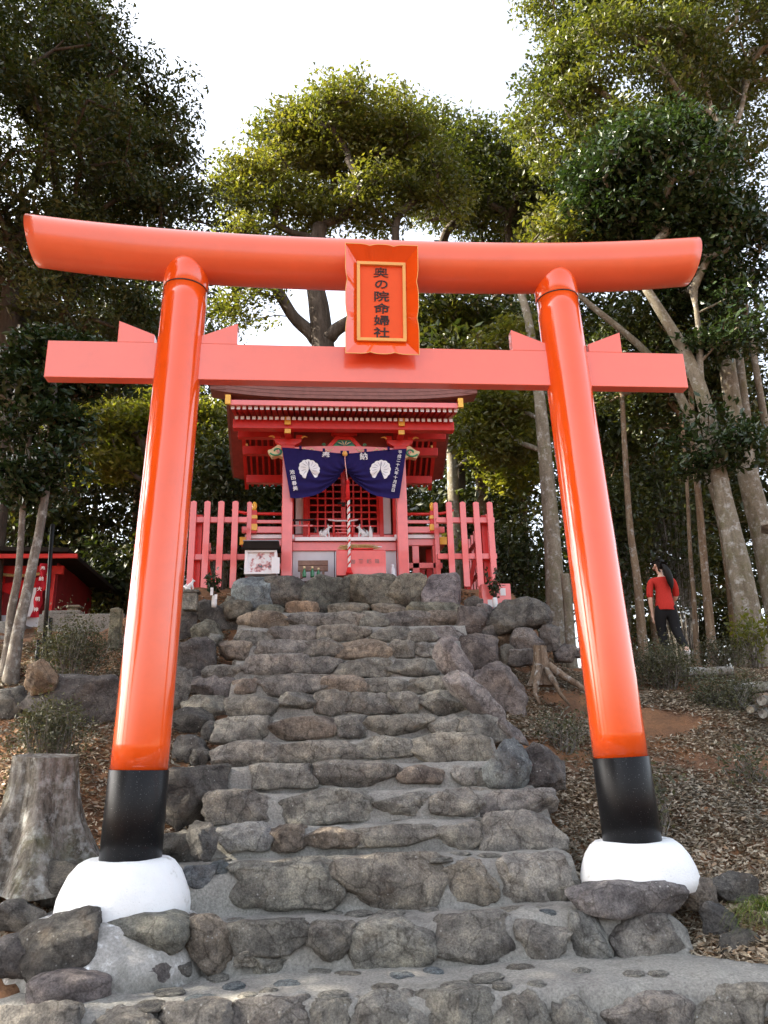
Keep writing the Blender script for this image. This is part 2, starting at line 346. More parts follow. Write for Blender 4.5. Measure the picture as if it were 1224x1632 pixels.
# ------------------------------------------------------------------ stones
def stone_mesh(w, d, h, seed, n=9, p=3.2, rough=.10, chips=3, lean=0, facet=0):
    """irregular block about w x d x h, origin at its centre ; facet cuts it with flat planes"""
    r = random.Random(seed); off = Vector((r.uniform(-50, 50), r.uniform(-50, 50), r.uniform(-50, 50)))
    bm = bmesh.new(); bmesh.ops.create_cube(bm, size=2); bmesh.ops.subdivide_edges(bm, edges=bm.edges, cuts=n-1, use_grid_fill=True)
    planes = []
    for _ in range(chips):
        nn = Vector((r.uniform(-1, 1), r.uniform(-1, .2), r.uniform(-.6, 1))).normalized(); planes.append((nn, r.uniform(.80, .97), .85))
    for _ in range(facet):
        nn = Vector((r.uniform(-1, 1), r.uniform(-1, .6), r.uniform(-.7, 1))).normalized(); planes.append((nn, r.uniform(.66, .9), .97))
    tw = r.uniform(-.22, .22); tp = r.uniform(-.16, .16); sc = Vector((w, d, h))/max(w, d, h)
    for v in bm.verts:
        q = v.co; l = (abs(q.x)**p+abs(q.y)**p+abs(q.z)**p)**(1/p); q = q/l
        e = Vector((q.x*sc.x, q.y*sc.y, q.z*sc.z))*1.5
        nz = rough*1.3*mnoise.noise(e*1.3+off)+rough*.9*mnoise.noise(e*3+off)
        for nn, dd, k in planes:
            t = q.dot(nn)-dd
            if t > 0: q = q-nn*t*k
        q = q*(1+nz+rough*.40*mnoise.noise(e*7+off)+rough*.22*(1-2*abs(mnoise.noise(e*13+off))))
        q.x *= 1+tp*q.z; q.z += tw*q.x*.3; q.x += lean*q.z
        v.co = Vector((q.x*w/2, q.y*d/2, q.z*h/2))
    for f in bm.faces: f.smooth = True
    me = bpy.data.meshes.new('stone'); bm.to_mesh(me); bm.free(); me.materials.append(M['stone']); return me
TONE = {'g': (.185, .175, .155), 'd': (.085, .078, .075), 'k': (.055, .05, .046), 't': (.25, .215, .165), 'l': (.24, .235, .215), 'b': (.15, .175, .195), 'B': (.19, .23, .265),
        'r': (.19, .125, .085), 'p': (.135, .115, .115), 'o': (.30, .20, .12), 'e': (.185, .18, .145), 'v': (.23, .205, .21), 'E': (.12, .122, .11)}
_ss = [100]
def stone(parent, x0, x1, y0, y1, Y=None, tone='g', depth=None, p=3.4, rough=.09, name='stone', lift=0, rot=0, lean=0, chips=3, n=9, facet=0):
    """a stone that fills the photo box, its front face on plane Y (or lying on the ground there)"""
    _ss[0] += 1; sd = _ss[0]
    if Y is None:
        h_ = hit((x0+x1)/2, y1-3); Y = h_[1]-.02
    a = aty((x0+x1)/2, (y0+y1)/2, Y); m = px_size(a)
    w = (x1-x0)*m; A = aty((x0+x1)/2, y0, Y); B = aty((x0+x1)/2, y1, Y); h = A[2]-B[2]
    d = depth or max(.16, min(.5, .7*w, 1.3*h))
    me = stone_mesh(w*1.10, d, h*1.10, sd, n, p, rough, chips, lean, facet)
    o = link(name, me, parent); o.location = (a[0], Y+d/2-.05, a[2]+lift)
    o.rotation_euler = (RNG.uniform(-.06, .06), rot+RNG.uniform(-.03, .03), RNG.uniform(-.1, .1))
    t = [v_*.7+.3*n_ for v_, n_ in zip(TONE[tone], (.165, .16, .15))]; k = RNG.uniform(1.1, 1.5); o.color = (t[0]*k*RNG.uniform(.96, 1.04), t[1]*k, t[2]*k*RNG.uniform(.96, 1.04), 1)
    return o

# ================================================================== GROUND
def make_ground():
    def axis(a, b, fine0, fine1, step, growth=1.25):
        v = list(np.arange(fine0, fine1+1e-6, step)); s = step
        while v[-1] < b: s *= growth; v.append(v[-1]+s)
        s = step; w = []; q = fine0
        while q > a: s *= growth; q -= s; w.append(q)
        return np.array(w[::-1]+v)
    xs = axis(-1500, 1500, -8, 9, .12); ys = axis(-1500, 1500, -3.5, 11, .12)
    X, Y = np.meshgrid(xs, ys); Z = H(X, Y)
    far = np.maximum(np.abs(X)-16, 0)+np.maximum(Y-40, 0)+np.maximum(-9-Y, 0)
    Z = Z-np.clip(far*.05, 0, 6)
    rr = np.random.default_rng(3); Z += rr.normal(0, .012, Z.shape)
    V = np.stack([X.ravel(), Y.ravel(), Z.ravel()], 1); nx = len(xs); ny = len(ys)
    i, j = np.meshgrid(np.arange(nx-1), np.arange(ny-1)); b = (j*nx+i).ravel()
    F = np.stack([b, b+1, b+nx+1, b+nx], 1)
    tag(link('ground', np_mesh('ground', V, F, M['soil'], True)), kind='structure')
make_ground()

# ================================================================== STONE STEPS : cement body + every stone + pebbles
STEP_Y = [-1.15, -.47, 0, .55, .9, 1.3, 1.75, 2.15, 2.6, 3.0, 3.45, 3.9, 4.3, 4.75]
STEP_Z = [-.64, -.38, -.07, .14, .385, .605, .83, 1.06, 1.31, 1.56, 1.82, 2.10, 2.38, 2.65]
XL = [-2.9, -2.75, -2.25, -1.7, -1.45, -1.35, -1.35, -1.4, -1.45, -1.5, -1.5, -1.55, -1.6, -1.6]
XR = [2.55, 2.1, 1.42, 1.42, 1.5, 1.4, 1.25, 1.3, 1.3, 1.3, 1.25, 1.3, 1.5, 1.6]
def make_steps():
    prof = [(-1.75, -.98)]
    for y, z in zip(STEP_Y, STEP_Z):
        zb = prof[-1][1]; prof += [(y+.03, zb+.0), (y+.045, zb+.05), (y+.065, z-.07), (y+.11, z-.02), (y+.22, z-.004)]
    prof.append((5.25, 2.66)); P = []
    for a, b in zip(prof[:-1], prof[1:]):       # finer treads
        k = max(1, int((b[0]-a[0])/.08))
        for q in range(k): P.append((a[0]+(b[0]-a[0])*q/k, a[1]+(b[1]-a[1])*q/k))
    P.append(prof[-1])
    xs = np.arange(-3.1, 2.9, .055); V = []
    for y, z in P:
        xl = np.interp(y, STEP_Y, XL); xr = np.interp(y, STEP_Y, XR)
        for x in xs:
            o = max(0, xl-x, x-xr); nz = mnoise.noise(Vector((x*1.3, y*1.3, 4)))
            zz = z+.028*nz+.012*mnoise.noise(Vector((x*6, y*6, z*6)))+.008*mnoise.noise(Vector((x*15, y*15, 1)))
            zz -= min(o*6, .9)
            V.append((x, y+.04*mnoise.noise(Vector((x*1.1, z*3, 9)))+.015*mnoise.noise(Vector((x*5, z*5, 3))), zz))
    nx = len(xs); ny = len(P)
    F = [(j*nx+i, j*nx+i+1, (j+1)*nx+i+1, (j+1)*nx+i) for j in range(ny-1) for i in range(nx-1)]
    return tag(link('stone_steps', np_mesh('stone_steps', V, F, M['cement'], True)), kind='structure')
steps = make_steps()
# rows: (row, [(x0,x1,ytop,ybot,tone)...]) in photo pixels
ROWS = {
 0: [(362, 494, 1602, 1690, 'p'), (500, 560, 1596, 1680, 'd'), (562, 672, 1592, 1690, 'l'), (668, 782, 1585, 1690, 'g'), (784, 884, 1588, 1690, 'l'), (888, 952, 1590, 1690, 'l'),
     (978, 1102, 1590, 1690, 'p'), (1108, 1235, 1578, 1690, 'g'), (150, 258, 1612, 1690, 'd'), (258, 356, 1606, 1690, 'd'), (-10, 110, 1606, 1690, 'd')],
 1: [(299, 362, 1462, 1552, 'r'), (369, 497, 1470, 1524, 'k'), (498, 566, 1472, 1528, 'd'), (563, 682, 1466, 1543, 'l'), (684, 820, 1462, 1546, 'g'), (832, 907, 1468, 1538, 'l'),
     (917, 974, 1452, 1541, 'b'), (987, 1096, 1462, 1548, 'v'), (402, 452, 1520, 1556, 'g'), (376, 404, 1518, 1543, 'd')],
 2: [(381, 540, 1368, 1446, 'g'), (543, 698, 1364, 1448, 't'), (700, 793, 1374, 1442, 't'), (803, 904, 1362, 1444, 'l'), (866, 930, 1402, 1455, 'd')],
 3: [(351, 425, 1313, 1357, 'b'), (427, 484, 1315, 1357, 'r'), (489, 565, 1320, 1352, 'r'), (566, 688, 1314, 1350, 'g'), (692, 766, 1312, 1356, 'g'), (776, 888, 1294, 1362, 'l')],
 4: [(333, 433, 1262, 1315, 'g'), (452, 604, 1259, 1312, 'l'), (605, 689, 1264, 1302, 'g'), (694, 776, 1254, 1299, 'l'), (766, 880, 1259, 1303, 'v')],
 5: [(391, 499, 1218, 1256, 'l'), (510, 629, 1213, 1257, 'd'), (639, 707, 1220, 1249, 'r'), (722, 764, 1220, 1252, 'l'), (764, 851, 1219, 1260, 'l')],
 6: [(342, 436, 1180, 1226, 'g'), (437, 574, 1178, 1217, 'g'), (576, 653, 1174, 1208, 'g'), (655, 774, 1168, 1217, 't')],
 7: [(348, 431, 1142, 1183, 'g'), (433, 529, 1140, 1178, 'r'), (532, 580, 1138, 1176, 'g'), (580, 688, 1139, 1174, 'g'), (688, 735, 1141, 1168, 'g'), (735, 808, 1141, 1184, 'g')],
 8: [(365, 439, 1105, 1143, 'k'), (447, 501, 1104, 1132, 'd'), (506, 556, 1101, 1139, 'g'), (557, 621, 1104, 1138, 'g'), (626, 668, 1102, 1137, 'g'), (673, 752, 1099, 1140, 'g')],
 9: [(415, 516, 1075, 1110, 'p'), (516, 588, 1075, 1104, 'r'), (588, 655, 1080, 1106, 'g'), (655, 713, 1079, 1107, 'g'), (377, 404, 1082, 1106, 'r')],
 10: [(398, 486, 1043, 1080, 'p'), (455, 543, 1048, 1079, 'd'), (545, 622, 1049, 1079, 'e'), (620, 694, 1049, 1078, 'g'), (329, 385, 1059, 1083, 'k')],
 11: [(355, 398, 1020, 1050, 'r'), (397, 489, 1020, 1054, 'p'), (478, 541, 1018, 1047, 'k'), (545, 622, 1019, 1050, 'o'), (626, 658, 1021, 1048, 'g'), (662, 694, 1024, 1047, 'g')],
 12: [(380, 428, 1001, 1029, 'd'), (430, 508, 996, 1026, 'p'), (512, 595, 996, 1021, 't'), (596, 649, 998, 1025, 'g'), (647, 696, 1000, 1024, 'g'), (688, 741, 998, 1025, 'v')],
 13: [(387, 454, 974, 1002, 'o'), (454, 510, 975, 998, 'p'), (512, 577, 973, 1000, 'g'), (578, 616, 973, 1002, 'e'), (613, 680, 974, 1001, 'p'), (681, 734, 973, 998, 'r')],
}
for rw, lst in ROWS.items():
    for (a, b, c, d, t) in lst:
        w = b-a
        big = rw < 5
        o = stone(steps, a-4, b+4, c+(d-c)*.02, d, STEP_Y[rw]+.02, t, depth=.24 if big else .21, p=4.2 if w < 80 else 5.5, rough=.10, n=14 if big else 10, chips=4, facet=2)
        o.rotation_euler.x += RNG.uniform(-.16, -.02)
        k_ = o.color; g_ = (.31, .295, .265); f_ = .42; o.color = [k_[i]*(1-f_)+g_[i]*f_ for i in range(3)]+[1]
# pebbles set in the cement treads
PEB = [(348, 1556), (372, 1570), (428, 1578), (508, 1548), (555, 1552), (456, 1566), (530, 1584), (563, 1595), (614, 1572), (640, 1553), (690, 1545), (728, 1569), (777, 1556), (832, 1541),
       (800, 1568), (855, 1566), (926, 1546), (1010, 1550), (1050, 1550), (928, 1570), (1000, 1568), (1075, 1575), (1110, 1560), (396, 1585), (460, 1596), (690, 1590), (742, 1588), (960, 1590),
       (404, 1453), (376, 1465), (528, 1452), (572, 1455), (622, 1454), (684, 1448), (672, 1464), (760, 1454), (817, 1468), (822, 1448), (872, 1452), (905, 1458), (950, 1450), (402, 1362), (490, 1358),
       (533, 1357), (600, 1353), (638, 1354), (695, 1367), (728, 1360), (780, 1362), (860, 1352), (540, 1366), (395, 1366), (350, 1370), (640, 1308), (774, 1304), (796, 1295), (702, 1300), (600, 1307),
       (320, 1590), (270, 1580), (240, 1600), (345, 1600), (560, 1520), (860, 1448)]
pbm = []
for k in range(5):
    pbm.append(stone_mesh(1, 1, 1, 900+k, 5, 2.4, .16, 1))
def hit_steps(px, py):
    bestz = None
    for y, z in zip(STEP_Y+[9], STEP_Z+[9]): pass
    d = ray(px, py)
    for i in range(len(STEP_Y)-2, -1, -1):
        t = (STEP_Z[i]-CAM[2])/d[2]
        if t > 0:
            p = CAM+d*t
            if STEP_Y[i]+.12 < p[1] < STEP_Y[i+1]+.13: return p
    return None
for q, (x, y) in enumerate(PEB):
    p = hit_steps(x, y)
    if p is None: continue
    m = px_size(p); w = RNG.uniform(28, 56)*m
    o = link('pebble', pbm[q % 5], steps, (p[0], p[1], p[2]-.012)); o.scale = (w, w*RNG.uniform(.7, 1.1), .045)
    o.rotation_euler = (0, 0, RNG.uniform(-.4, .4)); t = TONE[RNG.choice('glllbl')]; k = RNG.uniform(1.3, 1.7); o.color = (t[0]*k, t[1]*k, t[2]*k, 1)

# ================================================================== ROCK WALLS beside the steps
def wall(label, cat, data, group=None, seedp=3.2):
    c = hit(*data['at']); t = thing('rock_wall', label, cat, (0, 0, 0))
    for s in data['stones']:
        stone(t, s[0], s[1], s[2], s[3], s[5] if len(s) > 5 else None, s[4], depth=None, p=3.4, rough=.10, chips=3, n=10, facet=7,
              rot=s[6] if len(s) > 6 else 0, lean=0)
    return t
wall('dark lichen-spotted boulders piled along the left edge of the stone steps', 'rock wall', {'at': (330, 1100), 'stones': [
    (308, 386, 968, 1008, 'd', None, .55), (284, 312, 978, 1020, 'd'), (327, 352, 1008, 1032, 'l'), (303, 352, 986, 1028, 'e'), (280, 338, 1016, 1086, 'k'), (296, 378, 1071, 1116, 'p'),
    (290, 360, 1109, 1147, 'g'), (262, 334, 1128, 1173, 'd'), (322, 351, 1150, 1182, 'd'), (276, 332, 1172, 1219, 'd'), (303, 330, 1188, 1222, 'd'), (236, 366, 1220, 1328, 'd'),
    (361, 387, 1227, 1260, 'b'), (190, 286, 1000, 1066, 'k'), (262, 304, 1064, 1130, 'd'), (340, 364, 962, 985, 'e'), (352, 392, 950, 985, 'e'), (300, 345, 1312, 1368, 'd', .22), (296, 340, 1378, 1416, 'b', .05),
    (326, 372, 1374, 1408, 'b', .12), (232, 318, 1330, 1385, 'd', .5), (276, 312, 952, 985, 'g')]})
wall('dark angular boulders stacked right of the upper steps below the pink box', 'rock wall', {'at': (780, 1040), 'stones': [
    (781, 876, 953, 1008, 'd', 4.2), (730, 784, 966, 1012, 'p', 4.4), (690, 742, 996, 1032, 'p', 4.3), (700, 736, 1014, 1034, 'v', 4.1), (731, 794, 1009, 1068, 'p', 3.9), (770, 798, 990, 1024, 'd', 4.4),
    (795, 826, 1008, 1031, 'o', 4.4), (819, 868, 1002, 1042, 'p', 4.1), (792, 826, 1028, 1060, 'e', 4.0), (862, 892, 990, 1036, 'd', 4.3), (850, 880, 962, 1000, 'd', 4.7), (884, 922, 1026, 1054, 'p', 4.3), (915, 942, 1032, 1048, 'v', 4.5),
    (742, 770, 948, 975, 'd', 4.8), (762, 790, 962, 990, 'p', 4.7), (810, 860, 1034, 1060, 'd', 3.9)]})
wall('long sloping stone slabs edging the right side of the steps', 'rock wall', {'at': (740, 1090), 'stones': [
    (687, 757, 1030, 1072, 'v', 2.95, .95), (706, 812, 1090, 1128, 'v', 2.25, .85), (790, 848, 1158, 1178, 'p', 1.75, .85)]})
def boulder(label, x0, x1, y0, y1, tone, Y=None, rot=0, p=3.4, group=None, n=8, rough=.11, facet=6):
    o = stone(None, x0, x1, y0, y1, Y, tone, p=p, rough=rough, name='boulder', rot=rot, chips=3, n=12, facet=facet); return tag(o, label, 'boulder', group)
boulder('purple-grey boulder with a pale spot lying below the brown stump right of the steps', 755, 844, 1058, 1140, 'p', None, .3)
boulder('smooth blue-grey pointed boulder at the right end of a step', 782, 850, 1178, 1258, 'b', 1.0, .1)
boulder('dark wedge boulder leaning over dry leaves at the right of the steps', 830, 905, 1190, 1272, 'd', 1.15, .35)
boulder('big low dark boulder under the mossy stone left of the torii', 28, 196, 1078, 1160, 'k', None)
boulder('yellow mossy stone tilted on the big dark boulder', 38, 90, 1054, 1102, 'o', 2.5, -.4)
boulder('dark rounded boulder in front of the old grey stump', 22, 122, 1374, 1442, 'k', .1)
boulder('grey rock half hidden at the left edge below the stump', -12, 64, 1438, 1485, 'd', -.15)
boulder('dark rock at the left edge among dry leaves above the stump', -20, 40, 1098, 1150, 'd', None)
boulder('long purple slab wedged under the right white pillar base', 930, 1088, 1410, 1460, 'v', -.44, facet=0, p=5)
boulder('small tan angular stone beside the right white pillar base', 1090, 1148, 1402, 1452, 't', -.3)
boulder('grey stone on dry leaves behind the small tan stone', 1143, 1212, 1392, 1446, 'd', -.18)
boulder('dark upright rock right of the mortar wall', 1126, 1184, 1440, 1518, 'd', -.4)
boulder('large dark rock at the lower right corner under the grass tuft', 1158, 1240, 1486, 1570, 'k', -.6)
boulder('brown rock at the right edge beside the cut log ends', 1204, 1240, 1104, 1132, 'r', None)
tb = thing('rock_wall', 'big mortared rocks with splashed whitewash below the left pillar base', 'rock wall')
for s in [(30, 142, 1470, 1562, 'k', -.68, -.25), (150, 288, 1466, 1526, 'e', -.55), (162, 268, 1534, 1592, 'd', -.62), (48, 162, 1556, 1612, 'p', -.85), (270, 300, 1530, 1556, 'd', -.5), (150, 176, 1526, 1552, 'd', -.55), (-20, 60, 1500, 1560, 'd', -.6), (212, 268, 1522, 1540, 'o', -.53)]:
    stone(tb, s[0], s[1], s[2], s[3], s[5], s[4], depth=.4, p=4.2, rough=.09, n=12, chips=2, rot=s[6] if len(s) > 6 else 0)
# mortar mound that carries the left base and its limewash splash
mo = MB()
mo.lathe([(.80, -.66), (.70, -.50), (.60, -.40), (.50, -.33), (.30, -.3)], (-1.9, -.02, 0), 40)
me = mo.mesh('cement_skirt', M['limewash'])
for v in me.vertices:
    q = v.co; k = mnoise.noise(q*2.2)*.09+mnoise.noise(q*6)*.03; v.co = q+Vector((q.x+1.9, q.y, .25)).normalized()*k
link('cement_skirt', me, steps)

# ================================================================== TORII
torii = thing('torii', 'tall vermilion torii gate with black pillar feet at the foot of the steps', 'torii', (0, 0, 0))
def z_at(px, py, x): # height on the plane y=-.2
    return aty(px, py, -.2)[2]
ZB = (z_at(222, 1230, 0)+z_at(990, 1204, 0))/2
for sgn in (-1, 1):
    b = Vector((sgn*1.85, 0, 0)); t = Vector((sgn*1.707, 0, 4.69)); ax = (t-b)
    def pp(z): return b+ax*(z/4.69)
    def rr(z): return .212-.018*z/4.69
    m = MB(); zs = np.linspace(ZB, 4.70, 24); m.tube([pp(z) for z in zs], [rr(z) for z in zs], 56)
    col = m.build('pillar', M['lacquer'], torii)
    m = MB(); m.tube([pp(z) for z in (-.08, ZB*.5, ZB-.004, ZB)], [rr(0)+.005, rr(.3)+.005, rr(ZB)+.005, rr(ZB)+.002], 56); m.build('black_foot', M['blackfoot'], col)
    m = MB(); m.tube([pp(z) for z in (4.694, 4.70, 4.85, 5.0)], [.192, .197, .197, .197], 56); m.build('pillar_collar', M['lacquer'], col)
    m = MB(); m.tube([pp(z) for z in (4.684, 4.696)], [.1955, .1955], 56); m.build('collar_joint', M['black'], col)
    # white flared base
    m = MB(); prof = [(.455, -.36), (.455, -.28), (.445, -.21), (.42, -.14), (.38, -.06), (.33, .0), (.29, .022), (.20, .024)] if sgn < 0 else [(.425, -.30), (.425, -.22), (.41, -.15), (.38, -.075), (.33, -.01), (.29, .02), (.20, .024)]
    m.lathe(prof, (b.x+sgn*.02, 0, 0), 56)
    me = m.mesh('white_base', M['whitebase'])
    for v in me.vertices:
        k = mnoise.noise(v.co*2.5)*.02+mnoise.noise(v.co*9)*.006; v.co.x += k; v.co.z += k*.6
    wb = link('white_base', me, torii)
# curved top log
m = MB(); pts = []; ns = 64
def kz(x): return 5.015+.150*(abs(x)/3.05)**2.6
xs = np.linspace(-3.08, 3.08, ns); R_ = .232; nn = 48; vs = []
for x in xs:
    for k in range(nn):
        a = 2*math.pi*k/nn; yy = R_*math.cos(a); zz = R_*math.sin(a)
        ex = (.072*zz/R_)*max(0, (abs(x)-2.2)/.88)*(1 if x > 0 else -1)   # the ends are cut leaning outward
        s = (kz(x+.01)-kz(x-.01))/.02; c = 1/math.sqrt(1+s*s)
        vs.append((x+ex-s*c*zz, yy, kz(x)+c*zz))
fs = [(i*nn+k, (i+1)*nn+k, (i+1)*nn+(k+1) % nn, i*nn+(k+1) % nn) for i in range(ns-1) for k in range(nn)]
m.add(vs, fs, 0, True); m.add(vs[:nn], [tuple(range(nn))]); m.add(vs[-nn:], [tuple(range(nn-1, -1, -1))])
m.build('top_log', M['wrap'], torii, merge=True)
MB().bx(-2.825, 2.825, -.055, .055, 3.79, 4.135).build('tie_beam', M['beam'], torii, bevel=.004)
for sgn in (-1, 1):
    for o in (-1, 1):
        xc = sgn*1.738; x0 = xc+o*.2; x1 = xc+o*.51
        poly = [(x0, 4.138), (x1, 4.138), (x1, 4.345), (x0, 4.215)]
        if o < 0: poly = [poly[i] for i in (1, 0, 3, 2)]
        MB().prism(poly, -.05, .05).build('wedge', M['beam'], torii, bevel=.003)
# name board, hung tilted forward
gk = thing('name_board', 'framed vermilion name board with black characters hung on the torii', 'name board', (.035, -.19, 4.505)); gk.rotation_euler = (rad(9.5), 0, rad(.5))
GW, GH, IW, IH = .318, .50, .205, .355
def scallop(w, h):
    P = []
    def side(p0, p1, nrm, n_=3):
        out = []
        for i in range(n_):
            for q in range(6):
                t = (i+q/6)/n_; u = q/6
                dpt = .015*(max(0, 1-4*min(u, 1-u)) if not ((i == 0 and u < .5) or (i == n_-1 and u > .5)) else 0)
                out.append((p0[0]+(p1[0]-p0[0])*t+nrm[0]*dpt, p0[1]+(p1[1]-p0[1])*t+nrm[1]*dpt))
        return out
    P += side((-w, -h), (w, -h), (0, 1)); P += side((w, -h), (w, h), (-1, 0)); P += side((w, h), (-w, h), (0, -1)); P += side((-w, h), (-w, -h), (1, 0)); return P
def frame_ring(mb, Po, Pi, yo, yi, mi=0):
    n = len(Po); vs = [(p[0], yo, p[1]) for p in Po]+[(p[0], yi, p[1]) for p in Pi]
    mb.add(vs, [(i, (i+1) % n, n+(i+1) % n, n+i) for i in range(n)], mi)
def rect_like(n4, w, h):
    P = []
    for a, b in (((-w, -h), (w, -h)), ((w, -h), (w, h)), ((w, h), (-w, h)), ((-w, h), (-w, -h))):
        for q in range(n4): P.append((a[0]+(b[0]-a[0])*q/n4, a[1]+(b[1]-a[1])*q/n4))
    return P
So = scallop(GW, GH); n4 = len(So)//4
m = MB(); frame_ring(m, So, rect_like(n4, IW+.004, IH+.004), -.085, 0)
frame_ring(m, rect_like(n4, IW+.02, IH+.02), [(p[0]*1.0, p[1]*1.0) for p in So], .03, -.070); m.build('flared_frame', M['lacquer'], gk)
m = MB(); S2 = [(p[0]*1.018, p[1]*1.012) for p in So]; frame_ring(m, So, S2, -.087, -.087); frame_ring(m, S2, [(p[0]*.985, p[1]*.99) for p in S2], -.087, -.066); m.build('gold_edge', M['gold'], gk)
m = MB()
for (a, b, c, d) in ((-IW-.012, IW+.012, -IH-.012, -IH+.016), (-IW-.012, IW+.012, IH-.016, IH+.012), (-IW-.012, -IW+.016, -IH+.016, IH-.016), (IW-.016, IW+.012, -IH+.016, IH-.016)):
    m.bx(a, b, -.035, .004, c, d)
m.build('gold_moulding', M['gold'], gk, bevel=.003)
MB().bx(-IW-.03, IW+.03, -.006, .022, -IH-.03, IH+.03).build('board', M['board'], gk)
for i, ch in enumerate('奥の院命婦社'):
    o = link('character', text_mesh(ch, .134, M['ink'], 0 if ch == '奥' else .012, .003, 'character'), gk, (.005-.006*abs(i-2.5)/2.5, -.0095, .277-i*.1115)); o.scale = (1.08 if ch != 'の' else 1.0, 1, .74)

# ================================================================== SHRINE
sh = thing('shrine', 'small vermilion shrine with brown-edged roof at the top of the steps', 'shrine', (-.07, 5.81, 3.35))
CX = -.07; OFF = Vector((-.07, 5.81, 3.35))
def sp(mb, name, mat, parent=sh, bevel=.004, **k):     # build in world coordinates under the shrine
    o = mb.build(name, mat, parent, bevel=bevel, **k)
    if parent is sh: o.location = -OFF
    return o
for s in (-1, 1):
    sp(MB().bx(CX+s*.925-.085, CX+s*.925+.085, 5.725, 5.895, 3.36, 5.49), 'front_post', M['fence'], bevel=.012)
    sp(MB().bx(CX+s*.925-.14, CX+s*.925+.14, 5.67, 5.95, 3.24, 3.36), 'base_stone', M['plaster'], bevel=.02)
    # carved beam nose
    m = MB(); P = []
    for q in range(15):
        a = q/14*math.pi*1.05; P.append((.26*(1-q/14*.0)*math.sin(a)*.9+.02*math.cos(5*a), .10*math.cos(a)))
    px0 = CX+s*1.012
    poly = [(px0+s*p[0], 5.475+p[1]+.025*math.sin(p[0]*24)) for p in P]
    if s > 0: poly = poly[::-1]
    m.prism(poly, 5.75, 5.87, 0); nose = sp(m, 'carved_nose', M['cream'], bevel=0)
    m = MB()
    c = (px0+s*.10, 5.735, 5.475)
    m.tube([(c[0]+s*(.03+.085*q/13)*math.cos(q*.45), 5.743, c[2]+(.03+.05*q/13)*math.sin(q*.45)) for q in range(14)], .016, 6); m.build('green_scroll', M['green'], nose)
    m = MB(); m.tube([(c[0]-s*.02+s*.02*math.cos(q*.5)*q/8, 5.74, c[2]+.03*math.sin(q*.5)*q/8) for q in range(10)], .018, 6); m.build('pink_scroll', M['pinkp'], nose)
    # bracket complex
    bxx = CX+s*.925
    br = sp(MB().bx(bxx-.11, bxx+.11, 5.70, 5.92, 5.49, 5.565).bx(bxx-.09, bxx+.09, 5.72, 5.90, 5.565, 5.60), 'bracket', M['red'])
    m = MB(); m.prism([(bxx-.12, 5.575), (bxx+.12, 5.575), (bxx+.21, 5.63), (bxx+.225, 5.69), (bxx-.225, 5.69), (bxx-.21, 5.63)], 5.715, 5.80); m.build('bracket_arm', M['red'], br, bevel=.006)
    for q in (-.18, 0, .18): MB().bx(bxx+q-.05, bxx+q+.05, 5.71, 5.81, 5.693, 5.755).build('bearing_block', M['red'], br, bevel=.005)
    for z0, z1, yf in ((5.675, 5.745, 5.46), (5.80, 5.93, 5.40)):
        MB().bx(bxx-.045, bxx+.045, yf, 5.72, z0, z1).build('projecting_arm', M['red'], br, bevel=.004)
        MB().bx(bxx-.05, bxx+.05, yf-.018, yf+.01, z0-.004, z1+.004).build('yellow_cap', M['yellow'], br, bevel=.004)
    for e in (-1, 1):
        m = MB(); m.tube([(bxx+e*(.22+.02*q), 5.72, 5.70+.018*math.sin(q*.9)+.008*q) for q in range(6)], [.016, .018, .016, .013, .009, .004], 6); m.build('gilt_scroll', M['gold'], br)
# koryo beam, arched, pink, with painted scrolls
m = MB(); top = []; bot = []
for q in range(21):
    x = CX-.84+1.68*q/20; k = 1-(2*q/20-1)**2; top.append((x, 5.55+.03*k)); bot.append((x, 5.40+.05*k))
m.prism(bot+top[::-1], 5.745, 5.875); kb = sp(m, 'rainbow_beam', M['fence'])
m = MB()
for e in (-1, 1):
    for q0, ln in ((.18, .18), (.46, .14), (.62, .12)):
        m.tube([(CX+e*(q0+ln*t/9), 5.742, 5.505+.022*math.sin(t*.75+q0*9)) for t in range(10)], [.004+.006*math.sin(t/9*math.pi) for t in range(10)], 5)
m.build('painted_scroll', M['cream'], kb)
sp(MB().bx(CX-.84, CX+.84, 5.93, 5.95, 5.57, 5.95), 'back_board', M['soffit'], bevel=0)
# frog-leg strut with green carving
m = MB(); m.prism([(CX-.30, 5.565), (CX-.21, 5.565), (CX-.10, 5.70), (CX+.10, 5.70), (CX+.21, 5.565), (CX+.30, 5.565), (CX+.14, 5.755), (CX-.14, 5.755)], 5.755, 5.86); fl = sp(m, 'frog_leg_strut', M['red'])
m = MB(); m.prism([(CX-.20, 5.572), (CX+.20, 5.572), (CX+.1, 5.695), (CX-.1, 5.695)], 5.775, 5.84); m.build('green_panel', M['green'], fl)
m = MB()
for q in range(-4, 5):
    a = q*.28; m.tube([(CX+math.sin(a)*.02, 5.768, 5.60), (CX+math.sin(a)*.10, 5.764, 5.60+math.cos(a)*.06), (CX+math.sin(a)*.15, 5.77, 5.60+math.cos(a)*.085)], [.008, .014, .004], 5, 0 if q % 2 else 1)
m.build('carved_leaves', [M['cream'], M['teal']], fl)
m = MB()
for e in (-1, 1): m.tube([(CX+e*(.335+.03*math.cos(t*.6)*(1-t/14)), 5.76, 5.60+.03*math.sin(t*.6)*(1-t/14)) for t in range(13)], .009, 5)
m.build('side_scroll', M['green'], fl)
m = MB(); m.bx(CX-.10, CX+.10, 5.74, 5.86, 5.76, 5.82)
for e in (-1, 1): m.prism([(CX+e*.10, 5.765), (CX+e*.22, 5.80), (CX+e*.20, 5.83), (CX+e*.10, 5.82)][::e], 5.76, 5.84)
m.build('strut_bearing', M['red'], fl)
